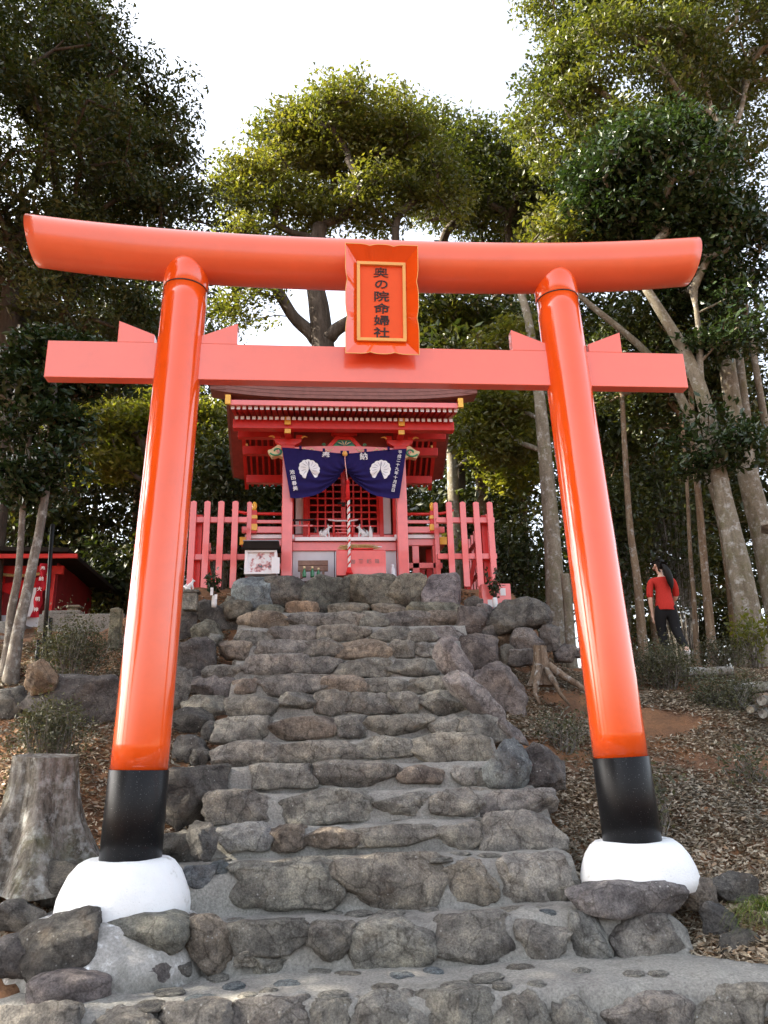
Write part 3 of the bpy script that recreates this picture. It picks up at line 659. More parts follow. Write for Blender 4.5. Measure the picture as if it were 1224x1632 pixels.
# eave beam
sp(MB().bx(CX-1.80, CX+1.80, 5.43, 5.58, 5.745, 5.905), 'eave_beam', M['red'], bevel=.008)
# roof shape: front eave y=5.0, ridge y=6.85, back eave y=8.6
def roof_z(y, x, lift=1):
    t = (y-5.0)/1.85 if y <= 6.85 else (8.6-y)/1.75
    z = 6.03+1.28*t*(.72+.28*t)
    if y > 6.85: z = 5.86+1.45*t*(.72+.28*t)
    e = max(0, abs(x-CX)/2.16); return z+lift*.13*e**3.2*(1-min(1, max(0, t)*.6))
NX = 33; XS = np.linspace(-2.16, 2.16, NX)
YS = list(np.linspace(5.0, 6.85, 14))+list(np.linspace(6.85, 8.6, 13))[1:]
def roof_sheet(zoff, ins=0, lift=1):
    return [[(CX+x*(1-ins), y+(ins*.5 if y < 6.85 else -ins*.5), roof_z(y, CX+x, lift)+zoff) for x in XS] for y in YS]
def grid_faces(nu, nv, flip=False):
    F = [(j*nu+i, j*nu+i+1, (j+1)*nu+i+1, (j+1)*nu+i) for j in range(nv-1) for i in range(nu-1)]
    return [f[::-1] for f in F] if flip else F
m = MB(); T = roof_sheet(.30); m.add([p for r_ in T for p in r_], grid_faces(NX, len(YS)), 0, True)
rf = sp(m, 'roof', M['metalroof'], bevel=0)
m = MB()
for q in range(15):
    x = -2.0+4.0*q/14
    m.tube([(CX+x, y, roof_z(y, CX+x)+.31) for y in YS], .014, 5, caps=False)
m.build('roof_rib', M['metalroof'], rf)
MB().bx(CX-2.18, CX+2.18, 6.72, 6.98, 7.55, 7.80).bx(CX-2.2, CX+2.2, 6.68, 7.02, 7.80, 7.86).build('ridge', M['metalroof'], rf, bevel=.01)
# layered brown shingle edge : four courses, each set back a little
m = MB()
for q in range(4):
    z0 = .055+.06*q; o = .004*(3-q)
    path = [(CX+x*(1-.006*(3-q)*.9), 5.0+o, roof_z(5.0, CX+x)+z0) for x in XS]
    vs = [(p[0], p[1], p[2]) for p in path]+[(p[0], p[1], p[2]+.056) for p in path]+[(p[0], p[1]+.3, p[2]+.056) for p in path]+[(p[0], p[1]+.3, p[2]) for p in path]
    k = NX; m.add(vs, [(i, i+1, k+i+1, k+i) for i in range(k-1)]+[(k+i, k+i+1, 2*k+i+1, 2*k+i) for i in range(k-1)]+[(3*k+i, 3*k+i+1, i+1, i) for i in range(k-1)])
    for e in (0, NX-1):
        xx = CX+XS[e]*(1-.006*(3-q)*.9); s = 1 if e else -1
        vs = [(xx, y, roof_z(y, CX+XS[e])+z0) for y in YS]+[(xx, y, roof_z(y, CX+XS[e])+z0+.056) for y in YS]
        n = len(YS); m.add(vs, [(i, i+1, n+i+1, n+i) if s > 0 else (i+1, i, n+i, n+i+1) for i in range(n-1)])
        vs = [(xx-s*.25, p[1], p[2]) for p in vs[:n]]+vs[:n]; m.add(vs, [(i, i+1, n+i+1, n+i) for i in range(n-1)])
m.build('shingle_edge', M['browneave'], rf)
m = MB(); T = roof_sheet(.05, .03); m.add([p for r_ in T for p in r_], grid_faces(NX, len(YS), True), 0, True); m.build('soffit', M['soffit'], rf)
# fascia under the shingles, straight
sp(MB().bx(CX-1.82, CX+1.82, 5.035, 5.075, 5.965, 6.05), 'fascia', M['fence'], bevel=.004)
sp(MB().bx(CX-1.80, CX+1.80, 5.12, 5.16, 5.975, 6.03), 'rafter_batten', M['red'], bevel=.003)
for s in (-1, 1):
    m = MB(); x0 = CX+s*1.84
    n = len(YS); vs = []
    for dx in (-.035, .035):
        vs += [(x0+dx, y, roof_z(y, CX, 0)-.06) for y in YS]+[(x0+dx, y, roof_z(y, CX, 0)+.06) for y in YS]
    F = []
    for i in range(n-1):
        F += [(i, n+i, n+i+1, i+1), (2*n+i, 2*n+i+1, 3*n+i+1, 3*n+i), (i, i+1, 2*n+i+1, 2*n+i), (n+i, 3*n+i, 3*n+i+1, n+i+1)]
    F += [(0, 2*n, 3*n, n), (n-1, 2*n-1, 4*n-1, 3*n-1)]
    m.add(vs, F); bb = sp(m, 'bargeboard', M['red'], bevel=0)
    MB().bx(x0-.042, x0+.042, 4.985, 5.03, 5.955, 6.115).build('yellow_cap', M['yellow'], bb, bevel=.003)
    for yy in (6.0, 7.75):
        MB().bx(x0-s*.055-.02, x0-s*.055+.02, yy-.04, yy+.04, roof_z(yy, CX, 0)-.25, roof_z(yy, CX, 0)-.04).build('gilt_pendant', M['gold'], bb, bevel=.003)
    for yy, zz in ((6.3, 6.0), (7.2, 6.05), (8.05, 5.80)):
        sp(MB().bx(min(CX+s*.85, CX+s*1.80), max(CX+s*.85, CX+s*1.80), yy-.06, yy+.06, zz-.07, zz+.09), 'purlin', M['red'], bevel=.006)
    # side rafters below the rear slope
    for q in range(8):
        xx = CX+s*(.92+.115*q); m = MB(); a = (7.0, roof_z(7.0, CX, 0)-.02); b = (8.56, roof_z(8.56, CX, 0)-.02)
        m.tube([(xx, a[0], a[1]), (xx, 7.8, roof_z(7.8, CX, 0)-.02), (xx, b[0], b[1])], .028, 4, smooth=False); sp(m, 'rear_rafter', M['red'], bevel=0)
# two tiers of rafters with white ends
for tier, (yf, zf, yb, zb, x1, n) in enumerate(((5.10, 5.945, 5.9, 6.15, 1.775, 40), (5.34, 5.882, 5.95, 6.05, 1.735, 39))):
    m = MB(); sl_ = (zb-zf)/(yb-yf); hw = .027
    m.add([(x, y, z+sl_*(y-yf)) for y in (yf, yb) for z in (-.027, .027) for x in (-hw, hw)], [(0, 1, 3, 2)], 1)
    m.add([(x, y, z+sl_*(y-yf)) for y in (yf, yb) for z in (-.027, .027) for x in (-hw, hw)], [(4, 6, 7, 5), (0, 4, 5, 1), (2, 3, 7, 6), (0, 2, 6, 4), (1, 5, 7, 3)], 0)
    me = m.mesh('rafter', [M['red'], M['white']], merge=False)
    for q in range(n):
        link('rafter', me, sh, Vector((CX-x1+2*x1*q/(n-1), 0, zf))-OFF)
# body of the shrine
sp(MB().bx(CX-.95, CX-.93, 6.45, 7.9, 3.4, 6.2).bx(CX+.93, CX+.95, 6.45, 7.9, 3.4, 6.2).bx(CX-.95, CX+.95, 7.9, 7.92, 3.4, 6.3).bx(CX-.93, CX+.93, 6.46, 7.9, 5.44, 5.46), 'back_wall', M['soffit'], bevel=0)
sp(MB().bx(CX-.93, CX+.93, 6.46, 7.9, 3.98, 4.05), 'inner_floor', M['dark'], bevel=0)
for s in (-1, 1):
    sp(MB().bx(CX+s*.91-.07, CX+s*.91+.07, 6.36, 6.50, 3.36, 5.9), 'body_post', M['red'], bevel=.008)
    sp(MB().bx(CX+s*.745-.065, CX+s*.745+.065, 6.425, 6.445, 4.26, 5.42), 'white_panel', M['plaster'], bevel=.003)
    sp(MB().bx(CX+s*.645-.035, CX+s*.645+.035, 6.38, 6.47, 4.20, 5.42), 'door_jamb', M['red'], bevel=.004)
sp(MB().bx(CX-.84, CX+.84, 6.39, 6.48, 5.42, 5.56), 'lintel', M['red'])
sp(MB().bx(CX-.84, CX+.84, 6.385, 6.47, 4.10, 4.235), 'door_sill', M['fence'])
for s in (-1, 1):
    dr = sp(MB().bx(CX+s*.305-.305, CX+s*.305-.265, 6.41, 6.45, 4.24, 5.42).bx(CX+s*.305+.265, CX+s*.305+.305, 6.41, 6.45, 4.24, 5.42).bx(CX+s*.305-.265, CX+s*.305+.265, 6.41, 6.45, 4.24, 4.275).bx(CX+s*.305-.265, CX+s*.305+.265, 6.41, 6.45, 5.38, 5.42), 'lattice_door', M['red'], bevel=.003)
    m = MB()
    for q in range(1, 4): m.bx(CX+s*.305-.265+.1325*q-.014, CX+s*.305-.265+.1325*q+.014, 6.417, 6.443, 4.275, 5.38)
    for q in range(1, 9): m.bx(CX+s*.305-.265, CX+s*.305+.265, 6.421, 6.438, 4.275+.1228*q-.014, 4.275+.1228*q+.014)
    m.build('lattice', M['red'], dr, bevel=0)
m = MB(); m.bx(CX-.035, CX+.035, 6.385, 6.408, 4.24, 5.42); ms = sp(m, 'meeting_stile', M['red'])
MB().bx(CX-.10, CX+.03, 6.36, 6.384, 4.77, 4.80).bx(CX-.03, CX+.03, 6.345, 6.384, 4.73, 4.765).build('door_lock', M['ink'], ms, bevel=.003)
# step shelf with white edge board, beam and white panels below
sp(MB().bx(CX-.80, CX+.85-.02, 5.93, 5.965, 4.005, 4.065), 'white_edge_board', M['white'], bevel=.003)
for s in (-1, 1): sp(MB().bx(CX+s*.86-.045, CX+s*.86+.045, 5.955, 6.0, 4.045, 4.115), 'white_edge_return', M['white'], bevel=.003)
sp(MB().bx(CX-.84, CX+.84, 5.965, 6.42, 4.02, 4.06), 'shelf_board', M['fence'], bevel=0)
sp(MB().bx(CX-.84, CX+.84, 5.99, 6.07, 3.855, 4.003), 'shelf_beam', M['fence'])
for a, b in ((-.84, .36-.53), (.005-.17, .84)):
    sp(MB().bx(CX+a+.003, CX+b-.003, 6.02, 6.04, 3.36, 3.853), 'white_panel', M['plaster'], bevel=.003)
# veranda, railing, side beams
for s in (-1, 1):
    xa, xb = sorted((CX+s*.95, CX+s*1.62))
    sp(MB().bx(xa, xb, 6.13, 6.17, 4.10, 4.165), 'white_edge_board', M['white'], bevel=.003)
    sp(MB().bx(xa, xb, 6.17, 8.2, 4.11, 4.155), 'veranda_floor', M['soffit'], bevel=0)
    sp(MB().bx(xa, xb, 6.16, 6.24, 3.985, 4.095), 'veranda_beam', M['fence'])
    sp(MB().bx(xa, xb, 6.17, 6.25, 3.60, 3.69), 'veranda_lower_rail', M['fence'])
    for q in (1.18, 1.52): sp(MB().bx(CX+s*q-.055, CX+s*q+.055, 6.17, 6.28, 3.34, 3.98 if q < 1.3 else 4.05), 'veranda_post', M['fence'])
    m = MB(); m.tube([(CX+s*q, 6.12, z) for q, z in ((.95, 4.515), (1.45, 4.515), (1.62, 4.525), (1.75, 4.55), (1.84, 4.585))], [.026, .026, .026, .024, .020], 10); sp(m, 'railing_top', M['red'], bevel=0)
    sp(MB().bx(xa, xb+(.12 if s > 0 else 0), 6.10, 6.14, 4.35, 4.405), 'railing_middle', M['fence'])
    sp(MB().bx(xa-(.05 if s < 0 else 0), xb+(.05 if s > 0 else 0), 6.09, 6.15, 4.185, 4.29), 'railing_bottom', M['fence'])
    rp = sp(MB().bx(CX+s*1.475-.045, CX+s*1.475+.045, 6.06, 6.15, 4.17, 4.56), 'railing_post', M['red'], bevel=.006)
    for z0, z1, w in ((4.415, 4.475, .052), (4.215, 4.325, .056)): MB().bx(CX+s*1.475-w, CX+s*1.475+w, 6.05, 6.16, z0, z1).build('yellow_band', M['yellow'], rp, bevel=.004)
    m = MB(); m.lathe([(.03, 4.56), (.034, 4.60), (.042, 4.64), (.04, 4.675), (.025, 4.705), (.004, 4.72)], (CX+s*1.475, 6.105, 0), 16); m.build('finial', M['yellow'], rp)
    bm_ = sp(MB().box((CX+s*1.63, 6.33, 4.05), (.10, .42, .12), rz=s*-.0), 'side_beam', M['red'])
    MB().bx(CX+s*1.64-.06, CX+s*1.64+.06, 6.10, 6.125, 3.985, 4.115).build('yellow_cap', M['yellow'], bm_, bevel=.003)
    for yy in (6.9, 7.8): sp(MB().bx(CX+s*1.5-.05, CX+s*1.5+.05, yy-.05, yy+.05, 3.34, 4.1), 'veranda_post', M['red'])

# ---- curtain
cu_ = thing('curtain', 'navy votive curtain with two white bird crests tied up across the shrine front', 'curtain', (CX, 5.62, 5.4))
CO = Vector((CX, 5.62, 5.4))
def cur(u, v, s, dy=0):            # u 0 outer .. 1 centre, v 0 top .. 1 bottom
    xt = -1.02*(1-u); zt = 5.49-.105*(u**1.3)
    xb = -.875*(1-u)-.0*u; zb = 4.63+.50*u**2.6-.02*math.sin(u*math.pi)
    x = xt*(1-v)+xb*v; z = zt*(1-v)+zb*v-.04*math.sin(v*math.pi)*(u)
    d = math.hypot((1-u)*1.0, (v-.95)*.85); a = math.atan2((.98-v)*.8, (1-u)+.02)
    fold = .030*math.sin(a*26+d*4)*min(1, v*1.6)*(1-.75*min(1, d*1.0))+.012*math.sin(u*16+v*3)*v
    return Vector((CX-s*x*-1 if False else CX+(x if s < 0 else -x), 5.62-fold-.02*math.sin(v*math.pi)+dy, z))
for s in (-1, 1):
    nu, nv = 60, 40; m = MB()
    vs = [cur(i/(nu-1), j/(nv-1), s) for j in range(nv) for i in range(nu)]
    m.add([p-CO for p in vs], grid_faces(nu, nv, s < 0), 0, True); m.build('curtain_half', M['navy'], cu_)
    # crest : a round fan of scalloped feathers, printed white
    m = MB(); cu0, cv0 = .40, .43; K = 11
    def cp(dx, dz):                # offset from the crest centre in metres -> on the cloth
        w = 1.0; hgt = .86-.45*.2; return cur(cu0+(-dx if s > 0 else dx)/w, cv0-dz/hgt, s, -.006)-CO
    outline = []
    for q in range(K*6+1):
        a = rad(-62)+rad(304)*q/(K*6); rr_ = .168+.012*abs(math.sin(q/6*math.pi)); outline.append((rr_*math.cos(a), rr_*.95*math.sin(a)))
    inner = [(x*.25, z*.25+.02) for x, z in outline]
    rings = 6; vs = []
    for k in range(rings):
        for (x, z), (xi, zi) in zip(outline, inner):
            t = k/(rings-1); vs.append(cp(xi+(x-xi)*t, zi+(z-zi)*t))
    n = len(outline); m.add(vs, [(k*n+i, k*n+i+1, (k+1)*n+i+1, (k+1)*n+i) for k in range(rings-1) for i in range(n-1)])
    core = [cp(0, .02)]+[cp(x, z) for x, z in inner]; m.add(core, [(0, i, i+1) for i in range(1, n)])
    cr = m.build('crest', M['clothwhite'], cu_, merge=False)
    m = MB()
    for q in range(K+1):
        a = rad(-55)+rad(290)*q/K
        m.tube([cp((.06+.08*t)*math.cos(a+.18*t), .01+(.06+.08*t)*math.sin(a+.18*t))+Vector((0, -.001, 0)) for t in (0, .5, 1)], [.0015, .003, .0015], 4, caps=False)
    m.tube([cp(0, .13)+Vector((0, -.002, 0)), cp(0, .05)+Vector((0, -.002, 0)), cp(0, -.02)+Vector((0, -.002, 0))], [.004, .004, .01], 5)
    P = [cp(.032*math.sin(t)*(1 if True else 0), -.07-.055*math.cos(t))+Vector((0, -.003, 0)) for t in np.linspace(0, 2*math.pi, 14)[:-1]]; m.add(P, [tuple(range(13))], 0)
    m.build('crest_lines', M['navy'], cr, merge=False)
    def put(ch, u, v, size, tilt=0, bold=.014):
        o = link('character', text_mesh(ch, size, M['clothwhite'], bold, .0015, 'character'), cu_); p = cur(u, v, s, -.016); o.location = p-CO; o.rotation_euler = (0, tilt, 0)
    put('奉' if s < 0 else '納', .695, .10 if s < 0 else .115, .135, rad(3)*(-s))
    if s < 0:
        for i, ch in enumerate('池田春美'): put(ch, .105+.004*i, .50+.105*i, .080, rad(-10))
    else:
        for i, ch in enumerate('平成二十九年十月吉日'): put(ch, .10+.004*i, .075+.085*i, .066, rad(10))
m = MB()                                        # hanging cord with the loops
m.tube([(CX+x, 5.60, 5.505-.105*(1-abs(x)/1.03)**1.3) for x in np.linspace(-1.04, 1.04, 40)], .010, 6); o = m.build('hanging_cord', M['cord_white'], cu_, loc=-CO)
m = MB()
for x in (-.72, -.34, -.05, .05, .34, .72): m.bx(CX+x-.02, CX+x+.02, 5.585, 5.615, 5.47-.105*(1-abs(x)/1.03)**1.3, 5.53-.105*(1-abs(x)/1.03)**1.3)
m.build('hanging_loop', M['navy'], cu_, loc=-CO)

# ---- bell rope
rp_ = thing('bell_rope', 'twisted red and white bell rope with red tassels in front of the lattice doors', 'rope', (CX, 5.45, 3.4))
RO = Vector((CX, 5.45, 3.4))
zt, zb = aty(556, 795, 5.45)[2], aty(556, 906, 5.45)[2]; xr0 = aty(556, 850, 5.45)[0]
for k in range(3):
    m = MB(); n = 110
    m.tube([(xr0+.011*math.cos(t*62+k*2.094), 5.45+.011*math.sin(t*62+k*2.094), zb+(zt-zb)*t) for t in np.linspace(0, 1, n)], .0135, 6); m.build('strand', M['cord_red'] if k == 0 else M['cord_white'], rp_, loc=-RO)
m = MB(); m.tube([(xr0, 5.45, z) for z in (zb+.03, zb+.01, zb-.04, zb-.075, zb-.09)], [.014, .028, .040, .055, .050], 12)
for q in range(9): m.tube([(xr0+.03*math.cos(q), 5.45-.02, zb-.06), (xr0+.02+.06*math.cos(q*1.7), 5.43+.02*math.sin(q), zb-.125)], .008, 5)
m.build('lower_tassel', M['cord_red'], rp_, loc=-RO)
z1, z2 = aty(552, 770, 5.45)[2], aty(552, 797, 5.45)[2]
m = MB(); m.tube([(xr0-.01, 5.45, z) for z in (z1+.01, z1-.03, z1-.12, z2)], [.012, .026, .031, .034], 12)
for q in range(5): m.tube([(xr0-.01+.03*math.cos(q*1.3), 5.43, z1+.03+.03*math.sin(q*1.3)), (xr0-.01, 5.44, z1+.02), (xr0-.01+.035*math.cos(q*1.3+2), 5.43, z1+.03*math.sin(q*1.3+2))], .009, 5)
m.build('upper_tassel', M['cord_red'], rp_, loc=-RO)
m = MB(); m.tube([(xr0-.01, 5.45, z1), (CX, 5.5, 5.2), (CX, 5.58, 5.37)], .007, 6); m.build('thin_cord', M['pinkp'], rp_, loc=-RO)
m = MB(); m.lathe([(.005, -.05), (.035, -.03), (.045, 0), (.03, .035), (.012, .05)], (CX, 5.57, 5.37), 16); m.build('bell', M['gold'], rp_, loc=-RO)

# ---- offering box
ob = thing('offering_box', 'flat-fronted red offering box standing before the shrine shelf', 'offering box', (.165, 5.62, 3.33))
MB().bx(-.385, .385, -.12, .16, .0, .395).build('box', M['fence'], ob, bevel=.006)
m = MB()
for q in range(7): m.bx(-.36, .36, -.10+.035*q, -.085+.035*q, .397, .412)
m.build('slat', M['red'], ob)
for i, ch in enumerate('御賽銭箱'): link('character', text_mesh(ch, .075, M['greyink'], .01, .001, 'character'), ob, (-.13+.125*i, -.1225, .225))
tr = thing('straw_bundle', 'dry rice straw bundle lying on the offering box top', 'straw bundle', (.14, 5.58, 3.75))
m = MB()
for q in range(60):
    y0 = RNG.uniform(-.06, .06); a = RNG.uniform(-.08, .08); l = RNG.uniform(.18, .34); z0 = RNG.uniform(0, .06)
    m.tube([(-l, y0+a, z0+.03*RNG.random()), (0, y0*.5, z0+.03), (l, y0-a, z0+.02*RNG.random())], [.003, .005, .002], 4, caps=False)
m.build('straw', M['straw'], tr); MB().bx(-.10, .22, -.07, .07, -.0, .022).build('tray', M['red'], tr, bevel=.004)
m = MB(); m.tube([(.12, 0, .055), (.25, 0, .06), (.36, 0, .055)], [.02, .016, .006], 6); m.build('paper_wrap', M['clothwhite'], tr)

# ---- foxes, small torii, vases
def fox(label, x, y, z, s, h, group=None):
    t = thing('fox_statue', label, 'fox statue', (x, y, z), 0, group); k = h/.30
    m = MB()
    m.tube([(-s*.09*k, 0, .02*k), (-s*.085*k, 0, .06*k), (-s*.03*k, 0, .13*k), (s*.015*k, 0, .19*k), (s*.03*k, 0, .225*k), (s*.04*k, 0, .245*k)], [.045*k, .06*k, .058*k, .042*k, .03*k, .024*k], 12)
    for yy in (-.025, .025):
        m.tube([(s*.02*k, yy*k, .17*k), (s*.045*k, yy*k, .09*k), (s*.05*k, yy*k, .015*k), (s*.075*k, yy*k, .008*k)], [.024*k, .018*k, .014*k, .012*k], 8)
        m.tube([(-s*.06*k, yy*1.5*k, .05*k), (-s*.01*k, yy*1.7*k, .03*k), (s*.01*k, yy*1.7*k, .012*k)], [.035*k, .02*k, .012*k], 8)
    m.build('body', M['foxwhite'], t)
    m = MB(); m.tube([(s*.02*k, 0, .262*k), (s*.045*k, 0, .258*k), (s*.075*k, 0, .25*k), (s*.10*k, 0, .243*k)], [.026*k, .03*k, .018*k, .008*k], 10)
    for yy in (-.017, .017): m.tube([(s*.03*k, yy*k, .275*k), (s*.026*k, yy*1.2*k, .302*k), (s*.024*k, yy*1.3*k, .322*k)], [.012*k, .010*k, .002*k], 6)
    m.build('head', M['foxwhite'], t)
    m = MB(); m.tube([(-s*.10*k, 0, .02*k), (-s*.135*k, 0, .06*k), (-s*.14*k, 0, .12*k), (-s*.125*k, 0, .165*k), (-s*.12*k, 0, .185*k)], [.014*k, .026*k, .03*k, .02*k, .004*k], 9); m.build('tail', M['foxwhite'], t)
    return t
fz = 4.067
fox('white seated fox statue facing right on the left of the small torii', -.36, 6.02, fz, 1, .225)
fox('white seated fox statue facing left on the right of the small torii', .20, 6.02, fz, -1, .225)
def small_torii(label, x, y, z, w, h, mat_top, group=None):
    t = thing('small_torii', label, 'small torii', (x, y, z), 0, group); r = w*.035
    for s in (-1, 1): MB().tube([(s*w*.37, 0, 0), (s*w*.355, 0, h*.9)], r, 10).build('post', M['red'], t)
    MB().bx(-w*.5, w*.5, -r*.5, r*.5, h*.66, h*.74).build('tie_beam', M['fence'], t, bevel=.002)
    m = MB(); m.prism([(-w*.56, h*.98), (-w*.3, h*.93), (w*.3, h*.93), (w*.56, h*.98), (w*.60, h*1.04), (w*.3, h*.995), (-w*.3, h*.995), (-w*.60, h*1.04)], -r*1.3, r*1.3); m.build('lintel', mat_top, t)
    MB().bx(-r, r, -r*.6, r*.6, h*.74, h*.93).build('strut', M['red'], t); return t
small_torii('largest small votive torii with grey top between the white foxes', -.09, 6.10, fz, .42, .335, M['plaster'])
small_torii('middle small red votive torii nested inside the larger one', -.09, 6.17, fz, .24, .20, M['fence'])
small_torii('tiny red votive torii nested behind the bell rope', -.08, 6.22, fz, .16, .135, M['red'])
small_torii('dark topped votive torii left behind the left front post', -.80, 6.14, fz, .42, .36, M['ink'])
vz = thing('vase', 'slim white vase beside the right fox statue', 'vase', (.355, 6.0, fz))
MB().lathe([(.032, 0), (.036, .03), (.034, .11), (.02, .14), (.016, .165), (.02, .175)], n=16).build('body', M['foxwhite'], vz)
MB().tube([(0, 0, .175), (0, 0, .195), (0, 0, .21)], [.016, .012, .004], 8).build('stopper', M['foxwhite'], vz)
for q, (x, z) in enumerate([(-.56, 4.29), (-.47, 4.29), (-.39, 4.30), (-.30, 4.29), (.22, 4.29), (.31, 4.29), (.40, 4.30), (.47, 4.29), (-.54, 4.43), (-.40, 4.43), (.30, 4.43), (.44, 4.43)]):
    fox('tiny white fox figurine on the altar behind the lattice doors', x, 6.62+(.12 if z > 4.4 else 0), z-.06, 1 if q % 2 else -1, .10, 'fox figurines behind the lattice')
sp(MB().bx(CX-.62, CX+.62, 6.56, 6.70, 4.20, 4.225).bx(CX-.62, CX+.62, 6.70, 6.82, 4.34, 4.365), 'altar_shelf', M['soffit'], bevel=0)

# ---- notice case, rack with bottles
nc = thing('notice_case', 'small roofed notice case with a white frame left of the steps top', 'notice case', (-1.365, 5.42, 3.30))
m = MB(); m.prism([(-.30, .40), (.30, .40), (.25, .52), (-.25, .52)], -.14, .14); rfc = m.build('case_roof', M['dark'], nc, bevel=.006)
MB().bx(-.27, .27, -.15, .15, .52, .535).build('roof_cap', M['metalroof'], rfc, bevel=.003)
m = MB(); m.bx(-.24, .24, -.10, .10, .02, .05).bx(-.24, .24, -.10, .10, .36, .39).bx(-.24, -.20, -.10, .10, .05, .36).bx(.20, .24, -.10, .10, .05, .36); m.build('frame', M['white'], nc, bevel=.004)
MB().bx(-.20, .20, -.06, -.04, .05, .36).build('picture', M['notice'], nc)
m = MB(); m.box((.225, -.14, .14), (.12, .012, .25), rz=.1); m.build('paper_card', M['clothwhite'], nc, bevel=.002)
rk = thing('offering_rack', 'weathered wooden offering rack with a plank front against white panel', 'rack', (-.58, 5.72, 3.33))
MB().bx(-.235, .235, -.03, .03, .12, .20).build('plank', M['woodbox'], rk, bevel=.006); MB().bx(-.235, .235, -.03, .03, .205, .29).build('plank', M['woodbox'], rk, bevel=.006)
for x in (-.18, .16): MB().bx(x-.02, x+.02, -.03, .03, 0, .12).build('leg', M['woodbox'], rk, bevel=.004)
for x, lab in ((-.135, 'green glass bottle with pale cap under the left of the wooden rack'), (-.01, 'green glass bottle in the middle under the wooden rack'), (.085, 'dark green bottle at the right under the wooden rack')):
    b = thing('bottle', lab, 'bottle', (-.58+x, 5.62, 3.33), 0, 'bottles under the offering rack'); k = .85 if x > .05 else 1
    MB().lathe([(.03, 0), (.032, .02), (.032, .08*k), (.016, .115*k), (.013, .14*k)], n=14).build('body', M['bottle'], b)
    MB().lathe([(.016, .14*k), (.017, .145*k), (.016, .175*k), (.006, .178*k)], n=12).build('cap', M['cream'], b)
sg = thing('stone_guardian', 'small grey stone figure beside the offering box foot', 'statue', (.66, 5.60, 3.33))
MB().lathe([(.05, 0), (.05, .03), (.036, .04), (.045, .09), (.035, .13), (.02, .14), (.03, .165), (.022, .19), (.004, .2)], n=14).build('figure', M['plaster'], sg)
# ---- platform wall of big squared stones
pw = thing('platform_wall', 'row of large squared blue and grey stones holding up the shrine terrace', 'retaining wall')
for s in [(369, 429, 918, 968, 'B'), (427, 487, 918, 976, 'E'), (484, 557, 918, 975, 'E'), (554, 627, 917, 974, 'e'), (615, 681, 916, 972, 'e'), (676, 738, 914, 966, 'v')]:
    stone(pw, s[0], s[1], s[2], s[3], 5.15, s[4], depth=.42, p=11, rough=.05, chips=2, n=12, facet=2)
for s in [(356, 398, 957, 986, 'e'), (408, 450, 961, 982, 'e'), (458, 506, 958, 982, 'o'), (524, 588, 960, 982, 't'), (596, 646, 960, 982, 't'), (650, 744, 960, 988, 'e'), (420, 470, 975, 990, 'd')]:
    stone(pw, s[0], s[1], s[2], s[3], 5.0, s[4], depth=.3, p=3.2, rough=.11, n=8)

# ---- fences
def fence(label, xs_, xside, side, name='fence'):
    t = thing(name, label, 'fence', (0, 0, 0))
    def picket(x, y, z0, z1, w=.09, th=.05, par=t, along='x'):
        m = MB(); h = z1-z0
        poly = [(-w/2, 0), (w/2, 0), (w/2, h-.02), (0, h), (-w/2, h-.02)]
        if along == 'x': m.prism(poly, -th/2, th/2)
        else: m.xprism([(p[0], p[1]) for p in poly], -th/2, th/2)
        m.build('picket', M['fence'], par, bevel=.004, loc=(x, y, z0))
    for x in xs_: picket(x, 5.65, 3.17, 4.58, .095)
    x0, x1 = min(xs_)-.06, max(xs_)+.08
    if side < 0: x1 += .10
    else: x0 -= .15
    for z in (4.285, 3.68): MB().bx(x0, x1, 5.69, 5.75, z-.045, z+.045).build('rail', M['fence'], t, bevel=.004)
    for q in range(9): picket(xside, 5.86+.26*q, 3.17, 4.52, .08, .05, t, 'y')
    for z in (4.24, 3.66): MB().bx(xside-side*.03-.02, xside-side*.03+.02, 5.75, 8.1, z-.04, z+.04).build('rail', M['red'], t, bevel=.004)
    m = MB(); a = Vector((xside-side*.30, 6.6, 3.25)); b = Vector((xside-side*.06, 6.6, 4.15))
    m.tube([a, b], .05, 4, smooth=False); m.build('brace', M['red'], t)
    MB().bx(xside-side*.12-.05, xside-side*.12+.05, 5.80, 5.9, 3.0, 4.4).build('corner_post', M['red'], t, bevel=.005)
    # short return next to the veranda
    xr_ = -1.62 if side < 0 else 1.455
    picket(xr_, 6.05, 3.3, 4.70, .075)
    return t
fence('pink-red picket fence beside the left end of the shrine', (-2.455, -2.24, -2.025, -1.805), -2.50, -1)
fence('pink-red picket fence beside the right end of the shrine', (1.61, 1.835, 2.055, 2.28), 2.33, 1)
# ---- pink donation box on the right
pb = thing('post_box', 'pink box with white slips standing below the right fence', 'box', (2.14, 5.05, 2.68))
MB().bx(-.22, .22, -.05, .15, 0, .40).build('box', M['fence'], pb, bevel=.006)
MB().bx(.06, .14, -.056, -.05, .22, .33).build('slip', M['clothwhite'], pb); MB().bx(-.14, -.07, -.056, -.05, .05, .16).build('slip', M['clothwhite'], pb)

